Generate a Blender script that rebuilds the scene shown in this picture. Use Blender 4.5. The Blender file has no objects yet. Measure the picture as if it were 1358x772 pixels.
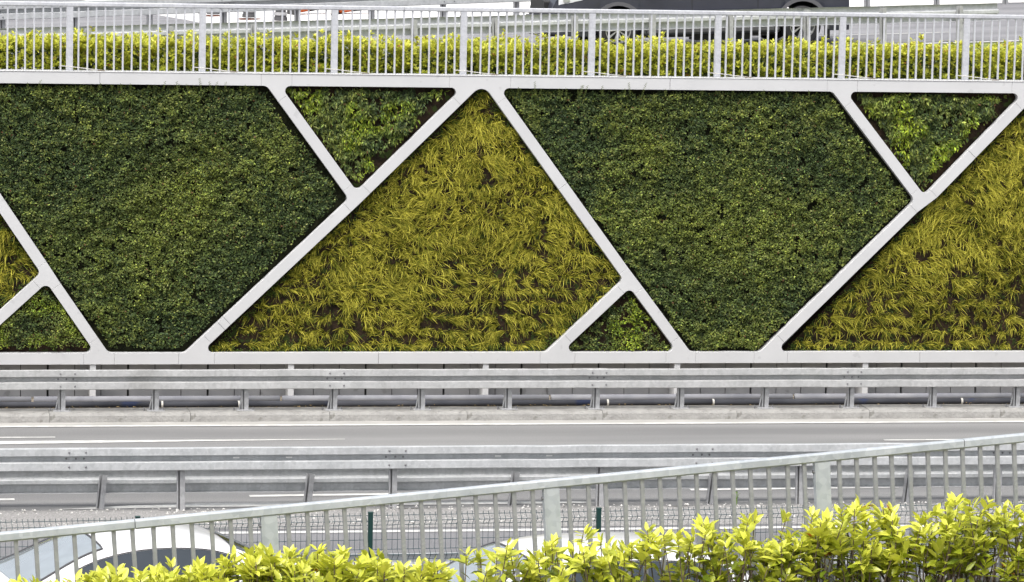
import bpy, bmesh, math, random
import numpy as np
from mathutils import Matrix, Vector, Euler

random.seed(7)
rng = np.random.RandomState(11)
sc = bpy.context.scene
col = sc.collection

# ------------------------------------------------------------------ camera
F_PX, PW, PH = 5200.0, 1358.0, 772.0
YAW, PITCH, ROLL = math.radians(10.0), math.radians(6.5), math.radians(1.2)
CAM = np.array([-60.0 * math.sin(YAW), -60.0 * math.cos(YAW), 8.5])
FWD = np.array([math.sin(YAW) * math.cos(PITCH), math.cos(YAW) * math.cos(PITCH), -math.sin(PITCH)])
_r0 = np.array([math.cos(YAW), -math.sin(YAW), 0.0])
_u0 = np.cross(_r0, FWD)
RIGHT = _r0 * math.cos(ROLL) + _u0 * math.sin(ROLL)
UP = -_r0 * math.sin(ROLL) + _u0 * math.cos(ROLL)
cam_d = bpy.data.cameras.new('camera')
cam_d.sensor_width = 36.0
cam_d.sensor_fit = 'HORIZONTAL'
cam_d.lens = 36.0 * F_PX / PW
cam_d.clip_start = 0.5
cam_d.clip_end = 3000.0
cam = bpy.data.objects.new('camera', cam_d)
cam.matrix_world = Matrix(((RIGHT[0], UP[0], -FWD[0], CAM[0]), (RIGHT[1], UP[1], -FWD[1], CAM[1]),
                           (RIGHT[2], UP[2], -FWD[2], CAM[2]), (0, 0, 0, 1)))
col.objects.link(cam)
sc.camera = cam

# ------------------------------------------------------------------ light
SUN_EL, SUN_AZ = math.radians(60.0), math.radians(212.0)      # azimuth clockwise from +y
sun_dir = Vector((math.sin(SUN_AZ) * math.cos(SUN_EL), math.cos(SUN_AZ) * math.cos(SUN_EL), math.sin(SUN_EL)))
world = bpy.data.worlds.new('World')
sc.world = world
world.use_nodes = True
wn = world.node_tree
wn.nodes.clear()
sky = wn.nodes.new('ShaderNodeTexSky')
sky.sky_type = 'NISHITA'
sky.sun_disc = False
sky.sun_elevation = SUN_EL
sky.sun_rotation = SUN_AZ
sky.air_density = 1.0
sky.dust_density = 6.0
bg = wn.nodes.new('ShaderNodeBackground')
bg.inputs['Strength'].default_value = 0.15
wo = wn.nodes.new('ShaderNodeOutputWorld')
hs_ = wn.nodes.new('ShaderNodeHueSaturation')
hs_.inputs['Saturation'].default_value = 0.42      # thin white overcast
wn.links.new(sky.outputs[0], hs_.inputs['Color'])
wn.links.new(hs_.outputs[0], bg.inputs[0])
wn.links.new(bg.outputs[0], wo.inputs[0])
sun_l = bpy.data.lights.new('sun', 'SUN')
sun_l.energy = 1.5
sun_l.angle = math.radians(24)
sun_l.color = (1.0, 0.98, 0.945)
sun = bpy.data.objects.new('sun', sun_l)
sun.rotation_euler = sun_dir.to_track_quat('Z', 'Y').to_euler()
sun.location = (0, 0, 40)
col.objects.link(sun)
sc.view_settings.view_transform = 'Standard'
sc.view_settings.look = 'None'
sc.view_settings.gamma = 1.0
sc.view_settings.use_curve_mapping = False
sc.view_settings.exposure = 0.55

# ------------------------------------------------------------------ projection helpers (pixel of the photo -> point on a real plane)
def ray(u, v):
    return FWD * F_PX + RIGHT * (u - PW / 2) - UP * (v - PH / 2)
def on_y(u, v, y):
    d = ray(u, v); return CAM + d * ((y - CAM[1]) / d[1])
def on_z(u, v, z):
    d = ray(u, v); return CAM + d * ((z - CAM[2]) / d[2])
def on_plane(u, v, p, n):
    d = ray(u, v); return CAM + d * (np.dot(np.array(p) - CAM, n) / np.dot(d, n))
def depth_at(u, v, dist):
    return CAM + ray(u, v) * (dist / F_PX)

# ------------------------------------------------------------------ object helpers
def link(o, parent=None):
    col.objects.link(o)
    if parent is not None:
        o.parent = parent
    return o
def tag(o, label=None, cat=None, group=None, kind=None):
    if label: o['label'] = label
    if cat: o['category'] = cat
    if group: o['group'] = group
    if kind: o['kind'] = kind
    return o
def empty(name, loc=(0, 0, 0), rot=(0, 0, 0)):
    o = bpy.data.objects.new(name, None)
    o.location = loc; o.rotation_euler = rot
    o.empty_display_size = 0.2
    return link(o)
class MB:
    def __init__(self):
        self.v = []; self.f = []
    def add(self, vs, fs):
        n = len(self.v); self.v += [tuple(p) for p in vs]; self.f += [tuple(i + n for i in f) for f in fs]
        return self
    def box(self, x0, x1, y0, y1, z0, z1):
        return self.add([(x0, y0, z0), (x1, y0, z0), (x1, y1, z0), (x0, y1, z0), (x0, y0, z1), (x1, y0, z1), (x1, y1, z1), (x0, y1, z1)],
                        [(0, 3, 2, 1), (4, 5, 6, 7), (0, 1, 5, 4), (1, 2, 6, 5), (2, 3, 7, 6), (3, 0, 4, 7)])
    def cbox(self, x0, x1, y0, y1, z0, z1, c=0.004):
        # box whose vertical (y-z outline along x) edges are chamfered: profile in (y,z) swept along x
        pr = [(y0 + c, z0), (y1 - c, z0), (y1, z0 + c), (y1, z1 - c), (y1 - c, z1), (y0 + c, z1), (y0, z1 - c), (y0, z0 + c)]
        return self.sweep_x(pr, x0, x1)
    def sweep_x(self, pr, x0, x1, dy0=0.0):
        n = len(pr)
        vs = [(x0, y + dy0, z) for y, z in pr] + [(x1, y, z) for y, z in pr]
        fs = [(i, (i + 1) % n, n + (i + 1) % n, n + i) for i in range(n)]
        fs += [tuple(range(n - 1, -1, -1)), tuple(range(n, 2 * n))]
        return self.add(vs, fs)
    def sweep_wavy(self, pr, x0, x1, dy0, amp):
        k = max(2, int((x1 - x0) / .4) + 1); n = len(pr); vs = []; fs = []
        for i in range(k):
            x = x0 + (x1 - x0) * i / (k - 1); f = i / (k - 1)
            dz = random.uniform(-amp, amp); dy = dy0 * (1 - f) + random.uniform(-amp, amp)
            vs += [(x, y + dy, z + dz) for y, z in pr]
        for i in range(k - 1):
            fs += [(i * n + j, i * n + (j + 1) % n, (i + 1) * n + (j + 1) % n, (i + 1) * n + j) for j in range(n)]
        fs += [tuple(range(n - 1, -1, -1)), tuple(range((k - 1) * n, k * n))]
        return self.add(vs, fs)
    def sweep_z(self, pr, z0, z1, sx=0.0, sy=0.0):
        n = len(pr)
        vs = [(x, y, z0) for x, y in pr] + [(x + sx, y + sy, z1) for x, y in pr]
        fs = [(i, (i + 1) % n, n + (i + 1) % n, n + i) for i in range(n)]
        fs += [tuple(range(n - 1, -1, -1)), tuple(range(n, 2 * n))]
        return self.add(vs, fs)
    def plate(self, poly, y0, y1, c=0.004):
        # polygon in (x,z), CCW seen from the camera side (-y); front chamfered
        n = len(poly)
        P = np.array(poly); nx = np.roll(P, -1, 0); pv = np.roll(P, 1, 0)
        e1 = P - pv; e2 = nx - P
        e1 /= np.maximum(1e-9, np.linalg.norm(e1, axis=1))[:, None]; e2 /= np.maximum(1e-9, np.linalg.norm(e2, axis=1))[:, None]
        n1 = np.stack([-e1[:, 1], e1[:, 0]], 1); n2 = np.stack([-e2[:, 1], e2[:, 0]], 1)
        b = n1 + n2; b /= np.maximum(.4, (b * n1).sum(1))[:, None]
        I = P + b * c
        vs = [(x, y0, z) for x, z in I] + [(x, y0 + c, z) for x, z in P] + [(x, y1, z) for x, z in P]
        fs = [tuple(range(n))]
        for k in (0, n):
            fs += [(k + i, k + n + i, k + n + (i + 1) % n, k + (i + 1) % n) for i in range(n)]
        fs += [tuple(range(3 * n - 1, 2 * n - 1, -1))]
        return self.add(vs, fs)
    def tube(self, pts, r, n=8, caps=True):
        pts = [Vector(p) for p in pts]; m = len(pts)
        rs = r if isinstance(r, (list, tuple)) else [r] * m
        rings = []
        for i, p in enumerate(pts):
            t = (pts[min(i + 1, m - 1)] - pts[max(i - 1, 0)]).normalized()
            a = t.cross(Vector((0, 0, 1)))
            if a.length < 1e-3: a = t.cross(Vector((1, 0, 0)))
            a.normalize(); b = a.cross(t)
            rings.append([p + (a * math.cos(2 * math.pi * k / n) + b * math.sin(2 * math.pi * k / n)) * rs[i] for k in range(n)])
        vs = [q for rg in rings for q in rg]
        fs = []
        for i in range(m - 1):
            for k in range(n):
                fs.append((i * n + k, i * n + (k + 1) % n, (i + 1) * n + (k + 1) % n, (i + 1) * n + k))
        if caps:
            fs += [tuple(range(n - 1, -1, -1)), tuple(range((m - 1) * n, m * n))]
        return self.add(vs, fs)
    def lathe(self, prof, n=32, axis='y', c=(0, 0, 0)):
        vs = []; m = len(prof)
        for r, h in prof:
            for k in range(n):
                a = 2 * math.pi * k / n
                if axis == 'y': vs.append((c[0] + r * math.cos(a), c[1] + h, c[2] + r * math.sin(a)))
                else: vs.append((c[0] + r * math.cos(a), c[1] + r * math.sin(a), c[2] + h))
        fs = []
        for i in range(m - 1):
            for k in range(n):
                fs.append((i * n + k, i * n + (k + 1) % n, (i + 1) * n + (k + 1) % n, (i + 1) * n + k))
        return self.add(vs, fs)
    def mesh(self, name, mat, smooth=False):
        me = bpy.data.meshes.new(name)
        me.from_pydata(self.v, [], self.f)
        bm = bmesh.new(); bm.from_mesh(me); bmesh.ops.recalc_face_normals(bm, faces=bm.faces); bm.to_mesh(me); bm.free()
        me.materials.append(mat)
        if smooth:
            me.polygons.foreach_set('use_smooth', [True] * len(me.polygons))
            if smooth is not True:
                try: me.set_sharp_from_angle(angle=math.radians(smooth))
                except Exception: pass
        return me
    def build(self, name, mat, parent=None, smooth=False):
        return link(bpy.data.objects.new(name, self.mesh(name, mat, smooth)), parent)
def inst(name, me, parent, loc=(0, 0, 0), rot=(0, 0, 0), scale=(1, 1, 1)):
    o = bpy.data.objects.new(name, me)
    o.location = loc; o.rotation_euler = rot; o.scale = scale
    return link(o, parent)
def np_mesh(name, V, Fs, mat, cols=None, smooth=False):
    me = bpy.data.meshes.new(name)
    V = np.asarray(V, dtype=np.float32); Fs = np.asarray(Fs, dtype=np.int32)
    n, k = Fs.shape
    me.vertices.add(len(V)); me.vertices.foreach_set('co', V.ravel())
    me.loops.add(n * k); me.loops.foreach_set('vertex_index', Fs.ravel())
    me.polygons.add(n)
    me.polygons.foreach_set('loop_start', np.arange(0, n * k, k, dtype=np.int32))
    me.polygons.foreach_set('loop_total', np.full(n, k, dtype=np.int32))
    if smooth: me.polygons.foreach_set('use_smooth', np.ones(n, dtype=bool))
    if cols is not None:
        a = me.color_attributes.new('tint', 'FLOAT_COLOR', 'POINT')
        c4 = np.ones((len(V), 4), dtype=np.float32); c4[:, :3] = cols
        a.data.foreach_set('color', c4.ravel())
    me.update(); me.validate()
    me.materials.append(mat)
    return me
_lat = {}
def vnoise(x, z, s, seed):
    if seed not in _lat: _lat[seed] = np.random.RandomState(seed).rand(128, 128)
    g = _lat[seed]
    a = np.asarray(x) / s + 500.0; b = np.asarray(z) / s + 500.0
    i = np.floor(a).astype(int); j = np.floor(b).astype(int)
    fa = a - i; fb = b - j; fa = fa * fa * (3 - 2 * fa); fb = fb * fb * (3 - 2 * fb)
    i0, i1, j0, j1 = i % 128, (i + 1) % 128, j % 128, (j + 1) % 128
    return (g[i0, j0] * (1 - fa) + g[i1, j0] * fa) * (1 - fb) + (g[i0, j1] * (1 - fa) + g[i1, j1] * fa) * fb

# ------------------------------------------------------------------ materials
def new_mat(name):
    m = bpy.data.materials.new(name); m.use_nodes = True
    nt = m.node_tree
    return m, nt, nt.nodes['Principled BSDF']
def rgb(c): return (c[0], c[1], c[2], 1.0)
def mat_noise(name, c0, c1, scale=8.0, detail=4.0, rough=0.6, metal=0.0, stretch=(1, 1, 1), bump=0.0, bscale=60.0, spots=None, spec=0.5, lo=.35, hi=.65):
    m, nt, b = new_mat(name)
    N = nt.nodes; L = nt.links
    tc = N.new('ShaderNodeTexCoord'); mp = N.new('ShaderNodeMapping'); mp.inputs['Scale'].default_value = stretch
    L.new(tc.outputs['Object'], mp.inputs['Vector'])
    no = N.new('ShaderNodeTexNoise'); no.inputs['Scale'].default_value = scale; no.inputs['Detail'].default_value = detail
    L.new(mp.outputs[0], no.inputs['Vector'])
    cr = N.new('ShaderNodeValToRGB')
    cr.color_ramp.elements[0].position = lo; cr.color_ramp.elements[0].color = rgb(c0)
    cr.color_ramp.elements[1].position = hi; cr.color_ramp.elements[1].color = rgb(c1)
    L.new(no.outputs[0], cr.inputs[0])
    out = cr.outputs[0]
    if spots:
        sc_, c2, th = spots
        n2 = N.new('ShaderNodeTexNoise'); n2.inputs['Scale'].default_value = sc_; n2.inputs['Detail'].default_value = 2
        L.new(tc.outputs['Object'], n2.inputs['Vector'])
        mr = N.new('ShaderNodeMapRange'); mr.inputs['From Min'].default_value = th; mr.inputs['From Max'].default_value = th + .06
        L.new(n2.outputs[0], mr.inputs[0])
        mx = N.new('ShaderNodeMixRGB'); mx.inputs['Color2'].default_value = rgb(c2)
        L.new(mr.outputs[0], mx.inputs[0]); L.new(out, mx.inputs['Color1'])
        out = mx.outputs[0]
    L.new(out, b.inputs['Base Color'])
    b.inputs['Roughness'].default_value = rough; b.inputs['Metallic'].default_value = metal
    b.inputs['Specular IOR Level'].default_value = spec
    if bump:
        n3 = N.new('ShaderNodeTexNoise'); n3.inputs['Scale'].default_value = bscale; n3.inputs['Detail'].default_value = 3
        L.new(tc.outputs['Object'], n3.inputs['Vector'])
        bp = N.new('ShaderNodeBump'); bp.inputs['Strength'].default_value = bump; bp.inputs['Distance'].default_value = 0.02
        L.new(n3.outputs[0], bp.inputs['Height']); L.new(bp.outputs[0], b.inputs['Normal'])
    return m
def mat_steel(name, c0, c1, scale=14.0, metal=.15, rough=.5, smudge=None):
    m, nt, b = new_mat(name)
    N = nt.nodes; L = nt.links
    tc = N.new('ShaderNodeTexCoord')
    vo = N.new('ShaderNodeTexVoronoi'); vo.inputs['Scale'].default_value = scale * 2.2
    L.new(tc.outputs['Object'], vo.inputs['Vector'])
    no = N.new('ShaderNodeTexNoise'); no.inputs['Scale'].default_value = scale * .35; no.inputs['Detail'].default_value = 6
    L.new(tc.outputs['Object'], no.inputs['Vector'])
    mx = N.new('ShaderNodeMixRGB'); mx.inputs[0].default_value = .3
    L.new(no.outputs[0], mx.inputs['Color1']); L.new(vo.outputs['Color'], mx.inputs['Color2'])
    bw = N.new('ShaderNodeRGBToBW'); L.new(mx.outputs[0], bw.inputs[0])
    cr = N.new('ShaderNodeValToRGB')
    cr.color_ramp.elements[0].position = .3; cr.color_ramp.elements[0].color = rgb(c0)
    cr.color_ramp.elements[1].position = .7; cr.color_ramp.elements[1].color = rgb(c1)
    L.new(bw.outputs[0], cr.inputs[0])
    out = cr.outputs[0]
    # rain streaks and grime
    mp = N.new('ShaderNodeMapping'); mp.inputs['Scale'].default_value = (9, 9, .8)
    L.new(tc.outputs['Object'], mp.inputs['Vector'])
    n2 = N.new('ShaderNodeTexNoise'); n2.inputs['Scale'].default_value = 2.0; n2.inputs['Detail'].default_value = 5
    L.new(mp.outputs[0], n2.inputs['Vector'])
    mr = N.new('ShaderNodeMapRange'); mr.inputs['From Min'].default_value = .5; mr.inputs['From Max'].default_value = .75; mr.inputs['To Max'].default_value = .16
    L.new(n2.outputs[0], mr.inputs[0])
    g = N.new('ShaderNodeMixRGB'); g.inputs['Color2'].default_value = (.22, .215, .2, 1)
    L.new(mr.outputs[0], g.inputs[0]); L.new(out, g.inputs['Color1']); out = g.outputs[0]
    if smudge:
        x0, rad = smudge
        sx = N.new('ShaderNodeSeparateXYZ'); L.new(tc.outputs['Object'], sx.inputs[0])
        a = N.new('ShaderNodeMath'); a.operation = 'SUBTRACT'; a.inputs[1].default_value = x0; L.new(sx.outputs[0], a.inputs[0])
        a2 = N.new('ShaderNodeMath'); a2.operation = 'ABSOLUTE'; L.new(a.outputs[0], a2.inputs[0])
        ad = N.new('ShaderNodeMath'); ad.operation = 'MULTIPLY_ADD'; ad.inputs[1].default_value = .35; L.new(no.outputs[0], ad.inputs[0]); L.new(a2.outputs[0], ad.inputs[2])
        r2 = N.new('ShaderNodeMapRange'); r2.inputs['From Min'].default_value = rad; r2.inputs['From Max'].default_value = rad * .6; r2.inputs['To Max'].default_value = .2
        L.new(ad.outputs[0], r2.inputs[0])
        g2 = N.new('ShaderNodeMixRGB'); g2.inputs['Color2'].default_value = (.16, .15, .13, 1)
        L.new(r2.outputs[0], g2.inputs[0]); L.new(out, g2.inputs['Color1']); out = g2.outputs[0]
    L.new(out, b.inputs['Base Color'])
    b.inputs['Metallic'].default_value = metal; b.inputs['Roughness'].default_value = rough
    return m
def mat_leaf(name, trans=.3, rough=.45, spec=.4):
    m, nt, b = new_mat(name)
    N = nt.nodes; L = nt.links
    at = N.new('ShaderNodeAttribute'); at.attribute_name = 'tint'
    L.new(at.outputs['Color'], b.inputs['Base Color'])
    b.inputs['Roughness'].default_value = rough
    b.inputs['Specular IOR Level'].default_value = spec
    tr = N.new('ShaderNodeBsdfTranslucent'); L.new(at.outputs['Color'], tr.inputs['Color'])
    mx = N.new('ShaderNodeMixShader'); mx.inputs[0].default_value = trans
    L.new(b.outputs[0], mx.inputs[1]); L.new(tr.outputs[0], mx.inputs[2])
    L.new(mx.outputs[0], N['Material Output'].inputs['Surface'])
    return m
def add_wheel_tracks(m, y0, pitch, amount):
    nt = m.node_tree; N = nt.nodes; L = nt.links; b = N['Principled BSDF']
    src = b.inputs['Base Color'].links[0].from_socket
    tc = N.new('ShaderNodeTexCoord'); sx = N.new('ShaderNodeSeparateXYZ'); L.new(tc.outputs['Object'], sx.inputs[0])
    nz = N.new('ShaderNodeTexNoise'); nz.inputs['Scale'].default_value = .5; nz.inputs['Detail'].default_value = 4; L.new(tc.outputs['Object'], nz.inputs['Vector'])
    a = N.new('ShaderNodeMath'); a.operation = 'MULTIPLY_ADD'; a.inputs[1].default_value = 2 * math.pi / pitch; a.inputs[2].default_value = -y0 * 2 * math.pi / pitch; L.new(sx.outputs[1], a.inputs[0])
    ad = N.new('ShaderNodeMath'); ad.operation = 'MULTIPLY_ADD'; ad.inputs[1].default_value = 1.6; L.new(nz.outputs[0], ad.inputs[0]); L.new(a.outputs[0], ad.inputs[2])
    c = N.new('ShaderNodeMath'); c.operation = 'COSINE'; L.new(ad.outputs[0], c.inputs[0])
    r = N.new('ShaderNodeMapRange'); r.inputs['From Min'].default_value = -.2; r.inputs['From Max'].default_value = 1; r.inputs['To Max'].default_value = amount; L.new(c.outputs[0], r.inputs[0])
    # fine aggregate speckle
    n2 = N.new('ShaderNodeTexNoise'); n2.inputs['Scale'].default_value = 55; n2.inputs['Detail'].default_value = 2; L.new(tc.outputs['Object'], n2.inputs['Vector'])
    r2 = N.new('ShaderNodeMapRange'); r2.inputs['From Min'].default_value = .35; r2.inputs['From Max'].default_value = .65; r2.inputs['To Min'].default_value = .86; r2.inputs['To Max'].default_value = 1.12; L.new(n2.outputs[0], r2.inputs[0])
    mx = N.new('ShaderNodeMixRGB'); mx.inputs['Color2'].default_value = (.12, .12, .122, 1); L.new(r.outputs[0], mx.inputs[0]); L.new(src, mx.inputs['Color1'])
    mu = N.new('ShaderNodeMixRGB'); mu.blend_type = 'MULTIPLY'; mu.inputs[0].default_value = 1; L.new(mx.outputs[0], mu.inputs['Color1']); L.new(r2.outputs[0], mu.inputs['Color2'])
    L.new(mu.outputs[0], b.inputs['Base Color'])
def mat_plain(name, c, rough=.5, metal=0.0, coat=0.0, spec=.5):
    m = mat_noise(name, [k * .93 for k in c], [min(1, k * 1.05) for k in c], scale=5.0, rough=rough, metal=metal, spec=spec)
    if coat:
        b = m.node_tree.nodes['Principled BSDF']
        b.inputs['Coat Weight'].default_value = coat; b.inputs['Coat Roughness'].default_value = .04
    return m

M = {}
M['frame'] = mat_noise('frame_paint', (.54, .546, .555), (.59, .596, .604), scale=1.6, detail=6, rough=.5, stretch=(1, 1, 1), spots=(7.0, (.51, .515, .522), .66), lo=.3, hi=.7)
M['rail'] = mat_steel('galvanised_rail', (.40, .415, .425), (.54, .555, .565), 12)
M['rail_far'] = mat_steel('galvanised_rail_weathered', (.38, .385, .385), (.51, .515, .515), 10, smudge=(-5.85, .42))
M['post'] = mat_steel('galvanised_post', (.32, .325, .335), (.44, .445, .455), 12)
M['balu'] = mat_steel('galvanised_baluster', (.46, .475, .51), (.60, .615, .65), 16)
M['balu2'] = mat_steel('galvanised_spangle', (.37, .405, .43), (.53, .565, .59), 9)
M['balu3'] = mat_steel('galvanised_bar_dull', (.26, .27, .275), (.36, .37, .375), 20)
M['asphalt'] = mat_noise('asphalt_far', (.205, .206, .206), (.255, .255, .253), scale=1.2, detail=8, rough=.9, stretch=(.12, 1.2, 1), bump=.25, bscale=90, spec=.2)
M['asphalt2'] = mat_noise('asphalt_near', (.178, .179, .186), (.222, .223, .230), scale=1.0, detail=9, rough=.9, stretch=(.3, 1, 1), bump=.3, bscale=90, spec=.2)
M['asphalt3'] = mat_noise('asphalt_upper', (.20, .20, .21), (.27, .27, .28), scale=1.0, detail=9, rough=.9, stretch=(.3, 1, 1), bump=.3, bscale=90, spec=.2)
add_wheel_tracks(M['asphalt'], -3.3, 1.75, .28); add_wheel_tracks(M['asphalt2'], -13.0, 1.8, .2)
M['paint'] = mat_noise('road_paint', (.50, .50, .48), (.68, .68, .655), scale=6, detail=8, rough=.7, spots=(26.0, (.42, .42, .41), .62))
M['kerb'] = mat_noise('kerb_concrete', (.25, .245, .235), (.34, .335, .32), scale=5, detail=9, rough=.9, bump=.8, bscale=28, spots=(9.0, (.21, .205, .19), .62), spec=.2)
M['gutter'] = mat_noise('gutter_dust', (.34, .335, .315), (.43, .42, .40), scale=4, detail=8, rough=.95, stretch=(.3, 1, 1), spec=.1)
M['conc'] = mat_noise('panel_concrete', (.40, .40, .41), (.49, .49, .495), scale=3, detail=8, rough=.85, stretch=(1, 1, .5), spots=(5.0, (.34, .34, .34), .64), spec=.2)
M['gravel'] = mat_noise('gravel_ground', (.22, .215, .21), (.36, .355, .345), scale=35, detail=6, rough=.95, bump=.8, bscale=60, spots=(45.0, (.62, .61, .58), .66), spec=.1)
M['stone'] = mat_noise('pale_stone', (.45, .44, .42), (.72, .71, .68), scale=20, rough=.9)
M['soil'] = mat_noise('planting_soil', (.016, .013, .009), (.048, .032, .021), scale=9, detail=8, rough=1.0, bump=1.0, bscale=25, spots=(6.0, (.035, .05, .015), .58), spec=.1)
M['soil_dark'] = mat_noise('mossy_felt', (.008, .010, .006), (.022, .024, .012), scale=12, detail=8, rough=1.0, bump=1.0, bscale=25, spec=.1)
M['dirt'] = mat_noise('bare_dirt', (.16, .14, .11), (.27, .24, .2), scale=8, detail=8, rough=1.0, bump=.5, spec=.1)
M['grassg'] = mat_noise('verge_grass', (.13, .17, .05), (.28, .30, .12), scale=14, detail=8, rough=1.0, bump=.6, spec=.1)
M['pave'] = mat_noise('pale_paving', (.66, .655, .64), (.78, .775, .76), scale=1.5, detail=8, rough=.9, spec=.2)
M['pipe'] = mat_noise('pipe_blue_grey', (.04, .043, .052), (.075, .078, .09), scale=2.2, detail=5, rough=.85, spec=.15, stretch=(.6, 1, 1), spots=(1.6, (.035, .045, .085), .62))
M['pipe2'] = mat_noise('pipe_grey', (.20, .205, .23), (.27, .275, .295), scale=3, rough=.8, spec=.2)
M['collar'] = mat_plain('collar_white', (.55, .54, .5))
M['green_post'] = mat_plain('green_post', (.006, .04, .035), .5)
M['wire'] = mat_plain('green_wire', (.03, .065, .075), .5)
M['leaf_dark'] = mat_leaf('leaf_dark', .18, .6, .22)
M['leaf_lime'] = mat_leaf('leaf_lime', .28, .32, .5)
M['grass'] = mat_leaf('grass_blade', .30, .55, .12)
M['bark'] = mat_noise('bark', (.10, .075, .05), (.2, .16, .12), scale=30, rough=.9)
M['bolt'] = mat_plain('bolt_steel', (.22, .22, .23), .5, .4)
M['white_car'] = mat_plain('white_car_paint', (.80, .80, .81), .3, 0, .8)
M['van'] = mat_plain('van_paint', (.052, .056, .076), .35, .3, .5)
M['van_trim'] = mat_plain('van_grey_trim', (.11, .11, .12), .5)
M['black'] = mat_plain('black_plastic', (.015, .015, .016), .55)
M['tyre'] = mat_plain('tyre_rubber', (.03, .03, .032), .85)
M['alloy'] = mat_plain('alloy', (.62, .63, .65), .3, .6)
M['glass'] = mat_plain('tinted_glass', (.03, .04, .05), .06, 0, 0, .8)
M['glass2'] = mat_plain('windscreen_glass', (.30, .34, .36), .1, 0, 1.0, 1.0)  # pale base colour paints the sky's reflection into the glass
M['lamp'] = mat_plain('headlamp_lens', (.72, .74, .78), .12, .2, 1.0)
M['red'] = mat_plain('red_lens', (.4, .02, .02), .2, 0, .5)
M['orange'] = mat_plain('orange_plastic', (.62, .13, .02), .5)
M['cone_dark'] = mat_plain('cone_dark', (.07, .07, .075), .7)
M['cone_grey'] = mat_plain('cone_grey', (.33, .33, .34), .7)
M['cone_base'] = mat_plain('cone_base', (.16, .07, .05), .8)
M['lit_slot'] = mat_plain('lit_slot_white', (.85, .85, .82), .4)  # bright tone of the lit ground behind the beam slots

# ================================================================== SETTING
def slab(name, x0, x1, y0, y1, z0, z1, mat, kind='structure'):
    return tag(MB().box(x0, x1, y0, y1, z0, z1).build(name, mat), kind=kind)
def sheet(name, pts, mat, parent=None, kind='structure'):
    o = MB().add(pts, [tuple(range(len(pts)))]).build(name, mat, parent)
    if kind: o['kind'] = kind
    return o
XL, XR = -22.0, 22.0
sheet('ground', [(-900, -900, -.06), (900, -900, -.06), (900, 900, -.06), (-900, 900, -.06)], M['dirt'])
sheet('main_road', [(-300, -9.9, 0), (300, -9.9, 0), (300, -2.37, 0), (-300, -2.37, 0)], M['asphalt'])
sheet('service_road', [(-300, -17.6, 0), (300, -17.6, 0), (300, -11.0, 0), (-300, -11.0, 0)], M['asphalt2'])
sheet('access_road', [(-300, -31.0, 0), (300, -31.0, 0), (300, -17.6, 0.02), (-300, -17.6, 0.02)], M['asphalt2'])
sheet('gutter', [(-60, -2.66, .004), (60, -2.66, .004), (60, -2.36, .004), (-60, -2.36, .004)], M['gutter'])

# kerb built of 2 m blocks with open joints
kerb_prof = [(-2.36, -.02), (-2.34, .095), (-2.315, .125), (-2.26, .135), (-1.78, .13), (-1.76, .10), (-1.75, -.02)]
kerb = tag(empty('kerb', (0, -2.0, 0)), kind='structure')
for k in range(11):
    x0 = -11.3 + 2.05 * k
    me_o = MB().sweep_x([(y + 2.0, z) for y, z in kerb_prof], 0.003, 2.047).build('kerb_block', M['kerb'], kerb)
    me_o.location = (x0, random.uniform(-.006, .006), random.uniform(-.004, .004))
sheet('wall_footing_strip', [(-60, -1.755, .0), (60, -1.755, .0), (60, .3, .0), (-60, .3, .0)], M['dirt'])

# painted markings on the main road
def mark(name, pts, z=.006): return sheet(name, [(x, y, z) for x, y in pts], M['paint'])
mark('edge_line', [(-60, -2.81), (60, -2.81), (60, -2.67), (-60, -2.67)], .008)
mark('lane_dash', [(-9.8, -3.84), (-7.2, -3.80), (-7.2, -3.72), (-9.8, -3.70)])
mark('merge_line', [(-12.5, -4.75), (-7.8, -4.38), (-5.2, -4.22), (-3.1, -4.12), (-3.1, -4.08), (-5.2, -4.08), (-7.8, -4.10), (-12.5, -4.15)])
mark('lane_dash', [(4.75, -4.52), (7.6, -4.50), (7.6, -4.40), (4.75, -4.42)])
for x0, x1 in ((-10.9, -8.02), (-4.98, -2.05), (.94, 3.82), (6.85, 9.7)):
    y0, y1 = -9.01 + (x0 + 8.2) * .0366, -9.01 + (x1 + 8.2) * .0366
    mark('lane_dash', [(x0, y0 - .07), (x1, y1 - .07), (x1, y1 + .07), (x0, y0 + .07)])
mark('edge_line', [(-7.6, -9.80), (-5.6, -9.72), (-.75, -9.66), (-.5, -9.60), (-.8, -9.50), (-3.4, -9.44), (-5.6, -9.42), (-6.6, -9.56)])
mark('edge_line', [(-60, -11.72), (60, -11.60), (60, -11.45), (-60, -11.57)])
for x0 in (-14.5, -8.5, -2.5, 3.5): mark('lane_dash', [(x0, -14.7), (x0 + 3, -14.7), (x0 + 3, -14.56), (x0, -14.56)])

# median of gravel, slightly crowned
mg = MB()
nx = 120
ys = [(-11.35, .004), (-11.1, .03), (-10.6, .055), (-10.15, .03), (-9.94, .008), (-9.89, -.01)]
vs = []
for i in range(nx + 1):
    x = -30 + 60.0 * i / nx
    for j, (y, z) in enumerate(ys):
        vs.append((x, y + (.03 * math.sin(x * 1.9 + j) + .02 * math.sin(x * 5.3 + 2 * j) if j in (0, 4, 5) else 0), z + (random.uniform(-.008, .012) if 0 < j < 5 else 0)))
mg.add(vs, [(i * 6 + j, (i + 1) * 6 + j, (i + 1) * 6 + j + 1, i * 6 + j + 1) for i in range(nx) for j in range(5)])
tag(mg.build('median_strip', M['gravel'], smooth=True), kind='structure')
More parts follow.
